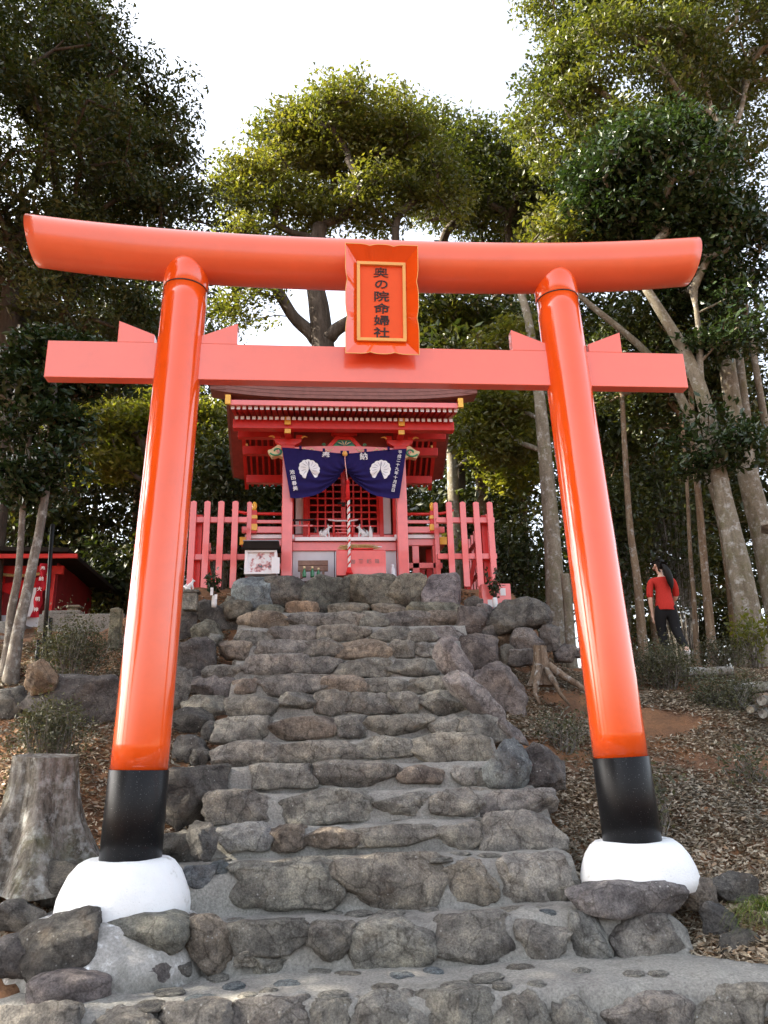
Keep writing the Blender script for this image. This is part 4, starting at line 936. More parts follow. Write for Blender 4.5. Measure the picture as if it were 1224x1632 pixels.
# ================================================================== TREES
def seg_tubes(A, B, ra, rb, n=5):
    """open cones from A to B (arrays) as one vertex/face array"""
    D = B-A; L = np.linalg.norm(D, axis=1, keepdims=True); D = D/np.maximum(L, 1e-6)
    ref = np.where(np.abs(D[:, 2:3]) > .9, np.array([[1., 0, 0]]), np.array([[0, 0, 1.]]))
    U = np.cross(D, ref); U /= np.linalg.norm(U, axis=1, keepdims=True); W = np.cross(D, U)
    a = np.arange(n)*2*np.pi/n; c, s = np.cos(a), np.sin(a)
    ring = U[:, None]*c[None, :, None]+W[:, None]*s[None, :, None]
    V = np.concatenate([A[:, None]+ring*ra[:, None, None], B[:, None]+ring*rb[:, None, None]], 1)
    k = np.arange(len(A))*2*n; i = np.arange(n); j = (i+1) % n
    F = np.stack([k[:, None]+i, k[:, None]+j, k[:, None]+n+j, k[:, None]+n+i], 2).reshape(-1, 4)
    return V.reshape(-1, 3), F
def ball(rng, n):
    d = rng.normal(size=(n, 3)); d /= np.linalg.norm(d, axis=1, keepdims=True); return d*rng.uniform(0, 1, (n, 1))**.5
def leaves(P, size, rng, up=.6, aspect=.46, jitter=.5):
    n = len(P); nrm = rng.normal(size=(n, 3)); nrm[:, 2] += up*2; nrm /= np.linalg.norm(nrm, axis=1, keepdims=True)
    t = rng.normal(size=(n, 3)); t[:, 2] -= .5; t -= nrm*(t*nrm).sum(1, keepdims=True); t /= np.linalg.norm(t, axis=1, keepdims=True)
    b = np.cross(nrm, t); l = size*rng.uniform(1-jitter, 1+jitter, (n, 1))
    V = np.stack([P-t*l*.5, P+b*l*aspect*.5-nrm*l*.04, P+t*l*.5, P-b*l*aspect*.5-nrm*l*.04], 1).reshape(-1, 3)
    F = (np.arange(n)*4)[:, None]+np.arange(4)[None]
    return V, F
def grow(trunk, clumps, rng, step=.45, r_tip=.010, r_max=.14, start=.35):
    """limbs: every clump is tied to the nearest grown point, nearest first"""
    T = np.array(trunk, float); pts = []
    for a, b in zip(T[:-1], T[1:]):
        k = max(1, int(np.linalg.norm(b-a)/step)); pts += [a+(b-a)*q/k for q in range(k)]
    pts.append(T[-1]); nt = len(pts); pts = pts[int(nt*start):]; nodes = [np.array(p) for p in pts]; par = [-1]*len(nodes); nt = len(nodes)
    C = np.array(clumps); arr = np.array(nodes)
    order = np.argsort(np.min(np.linalg.norm(C[:, None]-arr[None], axis=2), axis=1))
    tip = []
    for ci in order:
        c = C[ci]; d = np.linalg.norm(arr-c, axis=1)+np.maximum(arr[:, 2]-c[2]+.25*np.linalg.norm((arr-c)[:, :2], axis=1), 0)*1.6
        p = int(np.argmin(d)); a = arr[p]; k = max(1, int(np.linalg.norm(c-a)/step)); new = []
        sag = rng.normal(0, .07, 3)*np.linalg.norm(c-a)
        for q in range(1, k+1):
            t = q/k; x = a+(c-a)*t+np.array([0, 0, .10*np.linalg.norm(c-a)])*math.sin(t*math.pi)+sag*math.sin(t*math.pi)+rng.normal(0, .025, 3)
            nodes.append(x); par.append(p if q == 1 else len(nodes)-2); new.append(x)
        tip.append(len(nodes)-1); arr = np.concatenate([arr, np.array(new)])
    w = np.zeros(len(nodes)); w[tip] = 1
    for i in range(len(nodes)-1, nt-1, -1): w[par[i]] += w[i]
    for i in range(1, nt): par[i] = i-1; w[i] = max(w[i], 1)
    idx = np.arange(1, len(nodes)); pa = np.array(par)[idx]
    rad_ = lambda q: np.minimum(r_tip*np.sqrt(np.maximum(q, 1))*1.15, r_max)
    return arr[pa], arr[idx], np.minimum(rad_(w[pa]), rad_(w[idx])*1.35), rad_(w[idx])
def ell(px, py, rx, ry, Y, ky=.85):
    c = aty(px, py, Y); m = px_size(c); return (c, np.array([rx*m, rx*m*ky, ry*m*1.0]))
def tree(name, label, trunks, crowns, ncl, per, leaf, lmat, bmat, r0, sig=.42, group=None, cat='tree', seed=1, start=.4, shell=.45, r_tip=.011, up=.6, flat=.45, low=-1, r1=.35, twist=.0, rmax=.14, trunkname='trunk'):
    rng = np.random.default_rng(seed)
    base = trunks[0][0]; t = thing(name, label, cat, base, 0, group); O = np.array(base, float)
    # clumps
    vol = np.array([np.prod(c[1]) for c in crowns]); cnt = np.maximum(3, (ncl*vol/vol.sum())).astype(int) if crowns else []
    C = []
    for (c, r), k in zip(crowns, cnt):
        got = 0
        while got < k:
            p = rng.normal(size=3); p /= np.linalg.norm(p); rr = rng.uniform(shell, 1)**(.6)
            if p[2] < low: continue
            C.append(c+p*rr*r*rng.uniform(.9, 1.06)); got += 1
    # trunks
    for ti, tp in enumerate(trunks):
        pts = [Vector([float(q) for q in p]) for p in tp]; m = MB(); fine = []; rs = []
        n = len(pts)
        for i in range(n-1):
            p0 = pts[max(0, i-1)]; p1, p2 = pts[i], pts[i+1]; p3 = pts[min(n-1, i+2)]
            for q in range(6):
                s = q/6; fine.append(.5*((2*p1)+(p2-p0)*s+(2*p0-5*p1+4*p2-p3)*s*s+(3*p1-p0-3*p2+p3)*s**3))
        fine.append(pts[-1]); N_ = len(fine); rr0 = r0 if not hasattr(r0, '__len__') else r0[ti]
        for i in range(N_):
            f = i/(N_-1); rs.append(rr0*((1-f)+r1*f)*(1+.45*math.exp(-f*14))*(1+.05*mnoise.noise(fine[i]*1.7)))
        fine[0] = fine[0]-Vector((0, 0, .25)); m.tube([p-Vector(base) for p in fine], rs, 12)
        m.build(trunkname, bmat, t)
    if not crowns: return t
    if trunks:
        tt = trunks if len(trunks) > 1 else [trunks[0]]
        Cn = np.array(C)
        own = np.array([np.argmin([np.min(np.linalg.norm(np.array(tp)-c, axis=1)) for tp in tt]) for c in Cn])
        for ti, tp in enumerate(tt):
            sub = Cn[own == ti]
            if len(sub) == 0: continue
            A, B, ra, rb = grow(tp, sub, rng, r_tip=r_tip, start=start, r_max=rmax)
            V, F = seg_tubes(A-O, B-O, ra, rb); link('branches', np_mesh('branches', V, F, bmat, True), t)
    C = np.array(C); k = np.maximum(3, (per*rng.uniform(.55, 1.45, len(C)))).astype(int)
    P = np.repeat(C, k, 0)+ball(rng, k.sum())*np.array([sig, sig, sig*flat])*1.75
    V, F = leaves(P-O, leaf, rng, up)
    link('crown', np_mesh('crown', V, F, lmat), t); return t
def tp(*pts):              # trunk given by photo points (px, py, Y); the first one is dropped to the ground
    out = [aty(*p) for p in pts]; b = out[0]; b[2] = float(H(b[0], b[1])); return out
BA = M['bark_grey']
tree('broadleaf_tree', 'huge dark evergreen tree filling the upper left above the torii', [tp((-30, 960, 8.5), (0, 700, 8.3), (14, 520, 8), (22, 420, 8), (40, 320, 8))],
     [ell(60, 250, 250, 290, 8), ell(262, 320, 80, 140, 8.2), ell(150, 500, 130, 75, 7.6), ell(60, 60, 130, 90, 8)], 470, 300, .10, M['leaf_dark'], M['bark_dark'], .30, .36, seed=21, start=.40, rmax=.17, r_tip=.014, shell=.3)
tree('camellia_tree', 'twin-trunked camellia with glossy dark leaves at the left in front of the red hall', [tp((5, 1085, 4.0), (14, 1026, 4), (18, 974, 4), (28, 923, 4), (33, 865, 4), (40, 760, 4), (50, 670, 4)), tp((16, 1092, 3.9), (23, 1043, 3.9), (32, 991, 3.9), (44, 940, 3.9), (54, 889, 3.9), (64, 840, 3.9), (78, 740, 3.9), (84, 650, 3.9), (92, 560, 3.9))],
     [ell(60, 715, 72, 105, 3.9), ell(30, 610, 80, 60, 3.9), ell(110, 585, 100, 45, 4.2)], 110, 125, .105, M['leaf_glossy'], M['bark_grey'], (.062, .080), .20, seed=22, start=.62, r1=.5, r_tip=.007, rmax=.05)
tree('broadleaf_tree', 'tall round-topped olive-green tree rising behind the shrine roof', [tp((516, 760, 12), (516, 620, 12), (514, 545, 12), (508, 490, 12), (500, 430, 12), (510, 360, 12)), tp((512, 700, 12.1), (511, 590, 12.1), (502, 540, 12.1), (468, 505, 12.2), (442, 462, 12.2), (412, 415, 12.2)), tp((520, 700, 11.9), (520, 590, 11.9), (528, 535, 11.8), (562, 508, 11.7), (600, 470, 11.6), (632, 405, 11.5))],
     [ell(550, 220, 105, 80, 12), ell(455, 235, 62, 52, 12.3), ell(408, 300, 62, 58, 12.4), ell(640, 225, 62, 66, 11.7), ell(630, 138, 30, 34, 12), ell(695, 290, 60, 66, 11.8), ell(385, 385, 50, 42, 12.4), ell(480, 335, 70, 42, 12.2), ell(600, 320, 70, 42, 11.6), ell(392, 488, 48, 42, 12.4)], 330, 215, .13, M['leaf_olive'], M['bark_dark'], (.37, .23, .22), .42, seed=23, start=.5, low=-.9, rmax=.13, r_tip=.0145, r1=.55, shell=.25)
tree('broadleaf_tree', 'darker tree right of the round olive tree with open lower branches', [tp((728, 760, 14), (724, 600, 14), (716, 480, 14), (700, 400, 14)), tp((760, 760, 14), (765, 600, 14.2), (790, 480, 14.2), (815, 400, 14))],
     [ell(735, 300, 75, 85, 14), ell(800, 330, 85, 90, 14), ell(860, 330, 70, 85, 13.6), ell(700, 220, 45, 60, 14), ell(770, 270, 75, 70, 14), ell(900, 380, 60, 70, 13)], 330, 150, .14, M['leaf_mid'], M['bark_dark'], (.19, .17), .44, seed=24, start=.5, low=-.6, r_tip=.016, r1=.6)
tree('broadleaf_tree', 'huge olive-green tree with a grey trunk filling the upper right corner', [tp((1250, 1010, 7.2), (1222, 880, 7.2), (1188, 740, 7.2), (1160, 590, 7.3), (1150, 420, 7.4), (1148, 300, 7.5), (1141, 190, 7.5)), tp((1160, 600, 7.3), (1148, 300, 7.5), (1180, 180, 7.6), (1200, 80, 7.7)), tp((1148, 330, 7.5), (1130, 160, 7.3), (1090, 60, 7.2))],
     [ell(1010, 110, 135, 150, 7.5), ell(1160, 40, 130, 140, 7.8), ell(885, 180, 62, 130, 7.8), ell(960, 250, 90, 90, 7.4), ell(1190, 210, 60, 110, 8.2), ell(930, -20, 100, 90, 7.5)], 420, 200, .115, M['leaf_mid'], M['bark_pale'], (.24, .10, .08), .38, r_tip=.013, seed=25, start=.45, rmax=.10)
tree('broadleaf_tree', 'dark glossy evergreen with a mossy leaning trunk right of the torii', [tp((1208, 1062, 6.4), (1178, 900, 6.4), (1152, 790, 6.4), (1122, 640, 6.3), (1090, 560, 6.3), (1052, 495, 6.2), (1010, 430, 6.2)), tp((1196, 1060, 7.4), (1150, 820, 7.4), (1088, 640, 7.3), (1028, 560, 7.2), (930, 477, 7.2), (880, 430, 7.2)), tp((1155, 800, 6.4), (1122, 650, 6.3), (1115, 540, 6.3), (1105, 460, 6.2))],
     [ell(1050, 300, 125, 110, 6.3), ell(1130, 400, 90, 90, 6.5), ell(960, 320, 60, 70, 6.6), ell(1140, 700, 55, 50, 6.2), ell(1150, 520, 50, 60, 6.2)], 220, 260, .13, M['leaf_glossy'], M['bark_pale'], (.20, .12, .10), .36, seed=26, start=.5, rmax=.09)
tree('broadleaf_tree', 'thick straight trunk with lime-green foliage just left of the right pillar', [tp((886, 1015, 7), (880, 860, 7), (868, 720, 7), (858, 620, 7), (840, 500, 7.2), (815, 430, 7.4))],
     [ell(800, 680, 62, 75, 8.2), ell(905, 380, 70, 60, 7.4), ell(830, 560, 60, 50, 8)], 90, 210, .12, M['leaf_olive'], M['bark_pale'], .17, .38, seed=27, start=.4, rmax=.06)
tree('dead_tree', 'short pale broken trunk standing between the thick trunk and the right pillar', [tp((908, 1025, 6.4), (905, 960, 6.4), (900, 915, 6.4))], [], 0, 0, .1, None, M['bark_pale'], .085, r1=.9, seed=28)
tree('broadleaf_tree', 'mossy trunk behind the right picket fence with bright yellow-green leaves', [tp((724, 900, 11), (722, 780, 11), (717, 660, 11), (712, 560, 11))],
     [ell(770, 640, 60, 60, 11), ell(700, 520, 60, 40, 12), ell(810, 730, 45, 50, 10.5)], 80, 190, .15, M['leaf_lime'], M['bark_pale'], .17, .45, seed=29, start=.5)
tree('broadleaf_tree', 'dim yellow-leaved tree with a low arching limb behind the left pillar', [tp((252, 960, 11), (250, 850, 11), (240, 740, 11), (215, 690, 11), (165, 668, 11))],
     [ell(175, 700, 65, 70, 11), ell(255, 660, 70, 60, 11.5), ell(330, 720, 60, 80, 11.5)], 110, 170, .14, M['leaf_lime'], M['bark_dark'], .2, .45, seed=30, start=.5)
for i, (lab, p, r) in enumerate([
    ('slender sunlit trunk with peeling bark right of the red-sweatered woman', ((1134, 1042, 7.6), (1126, 940, 7.6), (1114, 800, 7.6), (1104, 690, 7.6), (1098, 560, 7.6)), .085),
    ('pale slender trunk leaning left of the mossy leaning trunk', ((1170, 1020, 8.5), (1160, 900, 8.5), (1143, 800, 8.5), (1128, 700, 8.5), (1120, 580, 8.5)), .095),
    ('thin short bare trunk close behind the woman', ((1105, 1025, 8.0), (1106, 960, 8), (1100, 880, 8), (1094, 760, 8.2), (1085, 640, 8.4)), .05),
    ('ragged peeling trunk between the right pillar and the woman', ((1022, 1025, 8.0), (1016, 930, 8), (1004, 840, 8.2), (996, 720, 8.4), (990, 600, 8.5)), .085)]):
    q = [aty(*k) for k in p]; e = q[-1]
    tree('slender_tree', lab, [tp(*p)], [(e+np.array([.2, .3, .3]), np.array([1.1, 1.1, 1.0]))], 30, 150, .13, M['leaf_dark'], M['bark_cedar'], r, .36, seed=40+i, start=.7, r1=.55)
rb_ = random.Random(5)
def forest(n, xa, xb, ya, yb, group, label, seed0, hmin=8, hmax=14, per=120, ncl=115, lmat='leaf_dark'):
    for i in range(n):
        x = xa+(xb-xa)*(i+rb_.uniform(.15, .85))/n; y = rb_.uniform(ya, yb); z = float(H(x, y)); h = rb_.uniform(hmin, hmax)
        lean = rb_.uniform(-.5, .5)
        trunk = [(x, y, z), (x+lean*.3, y, z+h*.35), (x+lean*.6, y, z+h*.7), (x+lean, y, z+h)]
        cr = [(np.array([x+lean*.7, y, z+h*.72]), np.array([1.9, 1.9, h*.36])), (np.array([x+lean*.4+rb_.uniform(-1, 1), y+.4, z+h*.3]), np.array([1.7, 1.5, h*.16]))]
        tree('forest_tree', label, [trunk], cr, ncl, per, .19, M[lmat], M['bark_cedar'], rb_.uniform(.10, .17), .5, group=group, seed=seed0+i, start=.25, shell=.15, r1=.4, r_tip=.008)
forest(11, -14.5, -3.0, 13, 19, 'tall forest trees behind the red hall', 'tall slender forest tree in the dim wood at left behind the red hall', 100, 11, 17)
forest(12, 3.2, 17, 11.5, 18, 'tall forest trees on the ridge at right', 'tall slender forest tree in the dim wood at right behind the ridge', 140, 10, 16)
forest(5, -4.5, 5, 15, 19, 'tall forest trees behind the shrine', 'slender dark forest tree close behind the shrine', 170, 7, 9.5)
# trees left of the photographer's view that keep the stair and gate in shade
for i, (x, y, h) in enumerate([(-10.8, 0.8, 18), (-10.0, -3.2, 16), (-12.5, 5.0, 19), (-12, -8, 14), (-15, 8.5, 16)]):
    z = float(H(x, y)); tree('broadleaf_tree', 'shade tree standing left of the view beside the gate', [[(x, y, z), (x+.2, y, z+h*.3), (x, y+.2, z+h*.6), (x, y, z+h*.85)]],
        [(np.array([x, y, z+h*.66]), np.array([3.4, 3.4, h*.40]))], 300, 120, .24, M['leaf_dark'], M['bark_dark'], .25, .6, group='shade trees left of the view', seed=200+i, start=.3, shell=.1)

# ================================================================== SHRUBS and small plants
def shrub(label, px0, px1, py0, py1, Y, lmat, n, leaf, seed, twigs=26, sig=.07, name='shrub', group=None):
    c = aty((px0+px1)/2, (py0+py1)/2, Y); m = px_size(c); w = (px1-px0)*m/2; h = (py1-py0)*m
    base = (c[0], c[1], float(H(c[0], c[1]))); zc = c[2]-base[2]; t = thing(name, label, 'shrub', base, 0, group); rng = np.random.default_rng(seed)
    m_ = MB(); tips = []
    for q in range(twigs):
        a = rng.uniform(0, 6.28); rr_ = w*math.sqrt(rng.uniform(0, 1)); e = Vector((rr_*math.cos(a), rr_*math.sin(a)*.7, zc+h*rng.uniform(-.2, .5)*math.sqrt(max(0.05, 1-(rr_/w)**2)))); b = Vector((rr_*.25*math.cos(a), rr_*.2*math.sin(a), -.08))
        mid = b.lerp(e, .5)+Vector(rng.normal(0, .04, 3)); m_.tube([b, mid, e], [.008, .005, .003], 4, caps=False); tips.append(e)
        for _ in range(2):
            e2 = mid.lerp(e, rng.uniform(0, 1))+Vector(rng.normal(0, .10, 3)); m_.tube([mid, e2], [.004, .002], 3, caps=False); tips.append(e2)
    m_.build('stems', M['bark_grey'], t, merge=False)
    T = np.array(tips); k = n//len(T); P = np.repeat(T, k, 0)+rng.normal(size=(k*len(T), 3))*sig
    V, F = leaves(P, leaf, rng, .5, .5); link('foliage', np_mesh('foliage', V, F, lmat), t); return t
shrub('grey-green azalea bush behind the old stump at the left', 36, 138, 1118, 1205, 1.5, M['leaf_shrub'], 5200, .03, 301, 44, .06)
shrub('low spreading azalea bush left of the stone marker post', 62, 178, 985, 1062, 3.6, M['leaf_shrub'], 6200, .034, 302, 44, .09)
shrub('long low azalea bush at the feet of the woman', 1010, 1112, 1030, 1085, 4.4, M['leaf_shrub'], 6200, .034, 303, 50, .10)
shrub('grey twiggy azalea bush below the log step at right', 1100, 1215, 1075, 1145, 3.7, M['leaf_shrub'], 6200, .032, 304, 50, .09)
shrub('thin grey bush between the slender trunks on the ridge', 1120, 1190, 1010, 1066, 5.6, M['leaf_shrub'], 2600, .034, 305, 30, .09)
shrub('bright sprig of yellow-green leaves around the mossy leaning trunk', 1160, 1236, 975, 1040, 5.6, M['leaf_lime'], 700, .08, 306, 18, .10)
shrub('dark leafy bush hiding the trunks behind the woman', 905, 1010, 745, 900, 9.2, M['leaf_dark'], 6500, .12, 307, 60, .28)
shrub('dark rounded evergreen bush above the ridge behind the right pillar', 1000, 1110, 720, 880, 10.4, M['leaf_dark'], 6500, .12, 308, 60, .3)
shrub('dark bush behind the right fence end', 770, 870, 830, 975, 9.0, M['leaf_dark'], 5200, .11, 309, 50, .26)
shrub('shadowy bush left of the shrine behind the picket fence', 320, 400, 700, 830, 9.8, M['leaf_dark'], 6000, .12, 310, 50, .28)
shrub('dark bushes between the red hall and the left pillar', 95, 245, 870, 990, 12.0, M['leaf_dark'], 7000, .14, 315, 60, .32)
shrub('dark tall bush behind the red hall roof', 0, 130, 780, 900, 13.0, M['leaf_dark'], 6000, .15, 316, 60, .34)
shrub('low weedy sprigs beside the right black foot on the dry leaves', 1020, 1060, 1220, 1300, .9, M['leaf_shrub'], 420, .045, 311, 14, .05)
shrub('sparse green weeds on the leaf-strewn bank right of the steps', 850, 940, 1130, 1190, 2.4, M['leaf_shrub'], 800, .04, 312, 24, .06)
shrub('small green weeds at the right edge of the leaf-strewn bank', 1150, 1224, 1195, 1250, 1.7, M['leaf_shrub'], 420, .05, 313, 16, .06)
# sakaki sprays in vases
for lab, px, py, Y, h, vase in (('dark sakaki spray in a white vase before the pink box', 790, 1, 4.85, .48, True), ('dark sakaki spray with pale tags left of the steps top', 341, 0, 4.9, .36, False)):
    b = aty(px, 972 if vase else 968, Y); t = thing('sakaki_spray', lab, 'plant', b); rng = np.random.default_rng(int(px))
    MB().lathe([(.03, 0), (.04, .05), (.035, .16), (.03, .18)], n=16).build('vase', M['foxwhite'], t)
    P = []; m = MB()
    for q in range(16):
        a = rng.uniform(0, 6.28); e = np.array([.15*math.cos(a)*rng.uniform(.3, 1), .1*math.sin(a), .18+h*rng.uniform(.45, 1)]); m.tube([(0, 0, .12), e*.6+np.array([0, 0, .05]), e], [.006, .004, .003], 4)
        for f in np.linspace(.45, 1.05, 7): P.append(np.array([0, 0, .1])*(1-f)+e*f+rng.normal(0, .025, 3))
    m.build('stem', M['bark_dark'], t); V, F = leaves(np.array(P), .085, rng, .2, .5); link('foliage', np_mesh('foliage', V, F, M['leaf_glossy']), t)
    if not vase: MB().bx(-.05, -.01, -.08, -.07, .16, .27).bx(.02, .05, -.09, -.08, .1, .17).build('paper_tag', M['clothwhite'], t)
# long grass tuft at the lower right
gt = thing('grass_tuft', 'tuft of long green grass blades at the lower right edge', 'grass', aty(1222, 1450, -.5)); m = MB()
for q in range(90):
    a = rb_.uniform(math.pi*.55, math.pi*1.45) if q % 3 else rb_.uniform(0, 6.28); l = rb_.uniform(.18, .36); w = .005; d = Vector((math.cos(a), math.sin(a)*.7, 0)); s = Vector((-d.y, d.x, 0))*w
    up = rb_.uniform(.05, .16); pts = [Vector((rb_.gauss(0, .03), rb_.gauss(0, .03), 0))+d*l*f+Vector((0, 0, up*math.sin(f*2.6)-.16*f*f)) for f in (0, .3, .6, .85, 1)]
    vs = []
    for k, p in enumerate(pts): vs += [p-s*(1-k/4.2), p+s*(1-k/4.2)]
    m.add(vs, [(2*k, 2*k+1, 2*k+3, 2*k+2) for k in range(4)])
m.build('blades', M['leaf_grass'], gt, merge=False)

# ================================================================== LEAF LITTER, roots, fallen twigs
def litter():
    rng = np.random.default_rng(77); P = []
    def scat(n, x0, x1, y0, y1, f):
        x = rng.uniform(x0, x1, n); y = rng.uniform(y0, y1, n)
        den = np.array([.5+.9*mnoise.noise(Vector((a*.9, b*.9, 3)))+f(a, b) for a, b in zip(x, y)]); k = rng.uniform(0, 1, n) < den
        x, y = x[k], y[k]; P.append(np.stack([x, y, H(x, y)+rng.uniform(.004, .03, len(x))], 1))
    inst = lambda a, b: -9 if (np.interp(b, STEP_Y, XL)-.15 < a < np.interp(b, STEP_Y, XR)+.10 and b < 5.3 and a < 2.0) else 0
    scat(150000, 1.4, 6.4, -1.2, 5.4, lambda a, b: inst(a, b)+(.5 if b < 1.8 else +.10+1.7*mnoise.noise(Vector((a*.8, b*1.1, 8)))))
    scat(70000, -6.5, -1.3, -1.2, 5.4, lambda a, b: inst(a, b)+.4)
    scat(5000, 2.4, 9, 5.4, 9, lambda a, b: 0)
    P = np.concatenate(P); n = len(P)
    nrm = rng.normal(0, .34, (n, 3)); nrm[:, 2] += 1; nrm /= np.linalg.norm(nrm, axis=1, keepdims=True)
    t = rng.normal(size=(n, 3)); t -= nrm*(t*nrm).sum(1, keepdims=True); t /= np.linalg.norm(t, axis=1, keepdims=True); b = np.cross(nrm, t)
    l = rng.uniform(.028, .085, (n, 1)); w = l*rng.uniform(.32, .5, (n, 1)); c = rng.uniform(-.1, .35, (n, 1))*w
    V = np.stack([P-t*l*.5, P+b*w*.5+nrm*c, P+nrm*0, P-b*w*.5+nrm*c, P+t*l*.5+nrm*c*.6], 1).reshape(-1, 3)
    k = (np.arange(n)*5)[:, None]; F = np.concatenate([k+np.array([[0, 1, 2]]), k+np.array([[0, 2, 3]]), k+np.array([[1, 4, 2]]), k+np.array([[3, 2, 4]])])
    tag(link('leaf_litter', np_mesh('leaf_litter', V, F, M['litter'])), 'dry grey-brown fallen leaves strewn over the banks beside the steps', 'leaf litter', kind='stuff')
litter()
def ground_tube(name, label, cat, pts, r, mat):
    P = []
    for a, b in zip(pts[:-1], pts[1:]):
        for q in range(6):
            h = hit(a[0]+(b[0]-a[0])*q/6, a[1]+(b[1]-a[1])*q/6); P.append(Vector(h)+Vector((rb_.gauss(0, .012), rb_.gauss(0, .012), .012)))
    m = MB(); m.tube(P, list(np.linspace(r, r*.5, len(P))), 8); return tag(m.build(name, mat, None), label, cat)
ground_tube('root', 'long thin dark root snaking across the dry leaves at right', 'root', [(1068, 1268), (1110, 1268), (1150, 1282), (1190, 1284), (1235, 1290)], .016, M['bark_dark'])
ground_tube('twig', 'pale bare twig lying on the leaf-strewn bank below the brown stump', 'twig', [(905, 1128), (880, 1160), (870, 1180), (856, 1200)], .012, M['bark_pale'])
ground_tube('twig', 'pale thin stick on the leaves at the right edge', 'twig', [(1175, 1255), (1205, 1246), (1235, 1240)], .010, M['bark_pale'])
# ================================================================== STUMPS
def stump(label, px, pytop, pybot, Y, r, rb, mat, seed, lobes=5, roots=(), h=None):
    a = aty(px, pytop, Y); b = aty(px, pybot, Y); h = a[2]-b[2]; t = thing('tree_stump', label, 'stump', (a[0], Y+r*.6, b[2])); rng = random.Random(seed); ph = rng.uniform(0, 6)
    n, k = 120, 34; vs = []
    for j in range(k):
        z = j/(k-1); flare = r+(rb-r)*(1-z)**2.3
        for i in range(n):
            an = 2*math.pi*i/n; lob = 1+(.16*(1-z)+.05)*math.cos(lobes*an+ph+z*.8)+.05*math.cos(3*an+ph*2)
            rr_ = flare*lob*(1+.05*mnoise.noise(Vector((math.cos(an)*3, math.sin(an)*3, z*2)))-.085*abs(mnoise.noise(Vector((math.cos(an)*7, math.sin(an)*7, z*1.3+seed))))-.05*abs(mnoise.noise(Vector((math.cos(an)*15, math.sin(an)*15, z*3)))))
            vs.append((rr_*math.cos(an), rr_*math.sin(an), h*z*(1-.02*math.cos(an+1))-.05*(1-z)))
    m = MB(); m.add(vs, [(j*n+i, j*n+(i+1) % n, (j+1)*n+(i+1) % n, (j+1)*n+i) for j in range(k-1) for i in range(n)], 0, True)
    m.build('bark', mat, t, merge=False)
    m = MB(); top = vs[-n:]; m.add([(0, 0, h-.02)]+top, [(0, i+1, (i+1) % n+1) for i in range(n)]); m.build('cut_top', M['stumpwood'], t)
    for rt in roots:
        m = MB(); P = [Vector((q[0], q[1], q[2])) for q in rt[0]]; m.tube(P, list(np.linspace(rt[1], rt[1]*.35, len(P))), 8); m.build('root', mat, t)
    return t
stump('big old grey tree stump with furrowed bark left of the left pillar', 66, 1204, 1405, .45, .25, .60, M['stumpwood'], 4, 6,
      [([(.2, -.1, .30), (.36, -.12, .14), (.50, -.12, .0), (.6, -.12, -.1)], .08), ([(-.2, -.15, .25), (-.36, -.2, .05), (-.48, -.25, -.12)], .09), ([(.02, -.25, .25), (.04, -.42, .06), (.03, -.52, -.1)], .07)])
stump('brown weathered stump with clawing roots right of the steps', 862, 1028, 1086, 3.6, .085, .19, M['stumpbrown'], 9, 4,
      [([(.06, -.06, .2), (.25, -.1, .05), (.42, -.18, -.08), (.55, -.25, -.22)], .06), ([(-.05, -.1, .18), (-.14, -.22, .0), (-.2, -.3, -.16), (-.17, -.36, -.30)], .05), ([(.03, -.1, .15), (.06, -.24, -.02), (.13, -.32, -.2), (.2, -.38, -.32)], .04), ([(.08, 0, .15), (.3, .05, .06), (.5, .0, -.04)], .05)])
# ================================================================== LEFT: red hall, stairs, poles, banner, marker post
hl = thing('red_hall', 'small dark-roofed red hall half hidden behind the twin trunks at left', 'hall', (-6.6, 9.0, 3.0)); HO = Vector((-6.6, 9.0, 3.0))
def hp(mb, name, mat, parent=hl, bevel=.004):
    o = mb.build(name, mat, parent, bevel=bevel); 
    if parent is hl: o.location = -HO
    return o
cxr = aty(84, 984, 8.8)[0]; zb0 = aty(84, 984, 8.8)[2]; ztop = zb0+.86
hp(MB().bx(cxr-.04, cxr, 8.85, 11.2, zb0+.06, ztop+.2), 'side_wall', M['hallred']); hp(MB().bx(cxr-3.4, cxr-.04, 9.6, 9.65, zb0, ztop+.2), 'front_wall', M['hallred'])
hp(MB().bx(cxr-.10, cxr+.03, 8.8, 11.2, zb0-.25, zb0+.06).bx(cxr-3.4, cxr-.1, 8.8, 9.6, zb0-.25, zb0+.05), 'plinth', M['plaster'])
for q in (0, .95, 1.9): hp(MB().bx(cxr-.14-q, cxr-.04-q, 8.82, 8.92, zb0, ztop+.1), 'post', M['red'])
hp(MB().bx(cxr-3.4, cxr+.1, 8.80, 8.88, ztop-.02, ztop+.14), 'front_beam', M['red']); hp(MB().bx(cxr-3.4, cxr+.5, 8.26, 8.33, ztop+.16, ztop+.24), 'eave_board', M['red'])
m = MB(); m.add([(cxr-3.6, 8.2, ztop+.42), (cxr+.35, 8.2, ztop+.34), (cxr+.5, 11.6, ztop+.20), (cxr-.5, 9.9, ztop+.78), (cxr-3.6, 9.9, ztop+.8), (cxr-3.6, 8.2, ztop+.34), (cxr+.35, 8.2, ztop+.26), (cxr+.5, 11.6, ztop+.12)],
                 [(0, 1, 3, 4), (1, 2, 3), (5, 6, 1, 0), (6, 7, 2, 1), (5, 0, 4), (7, 6, 5)]); hp(m, 'roof', M['dark'], bevel=0)
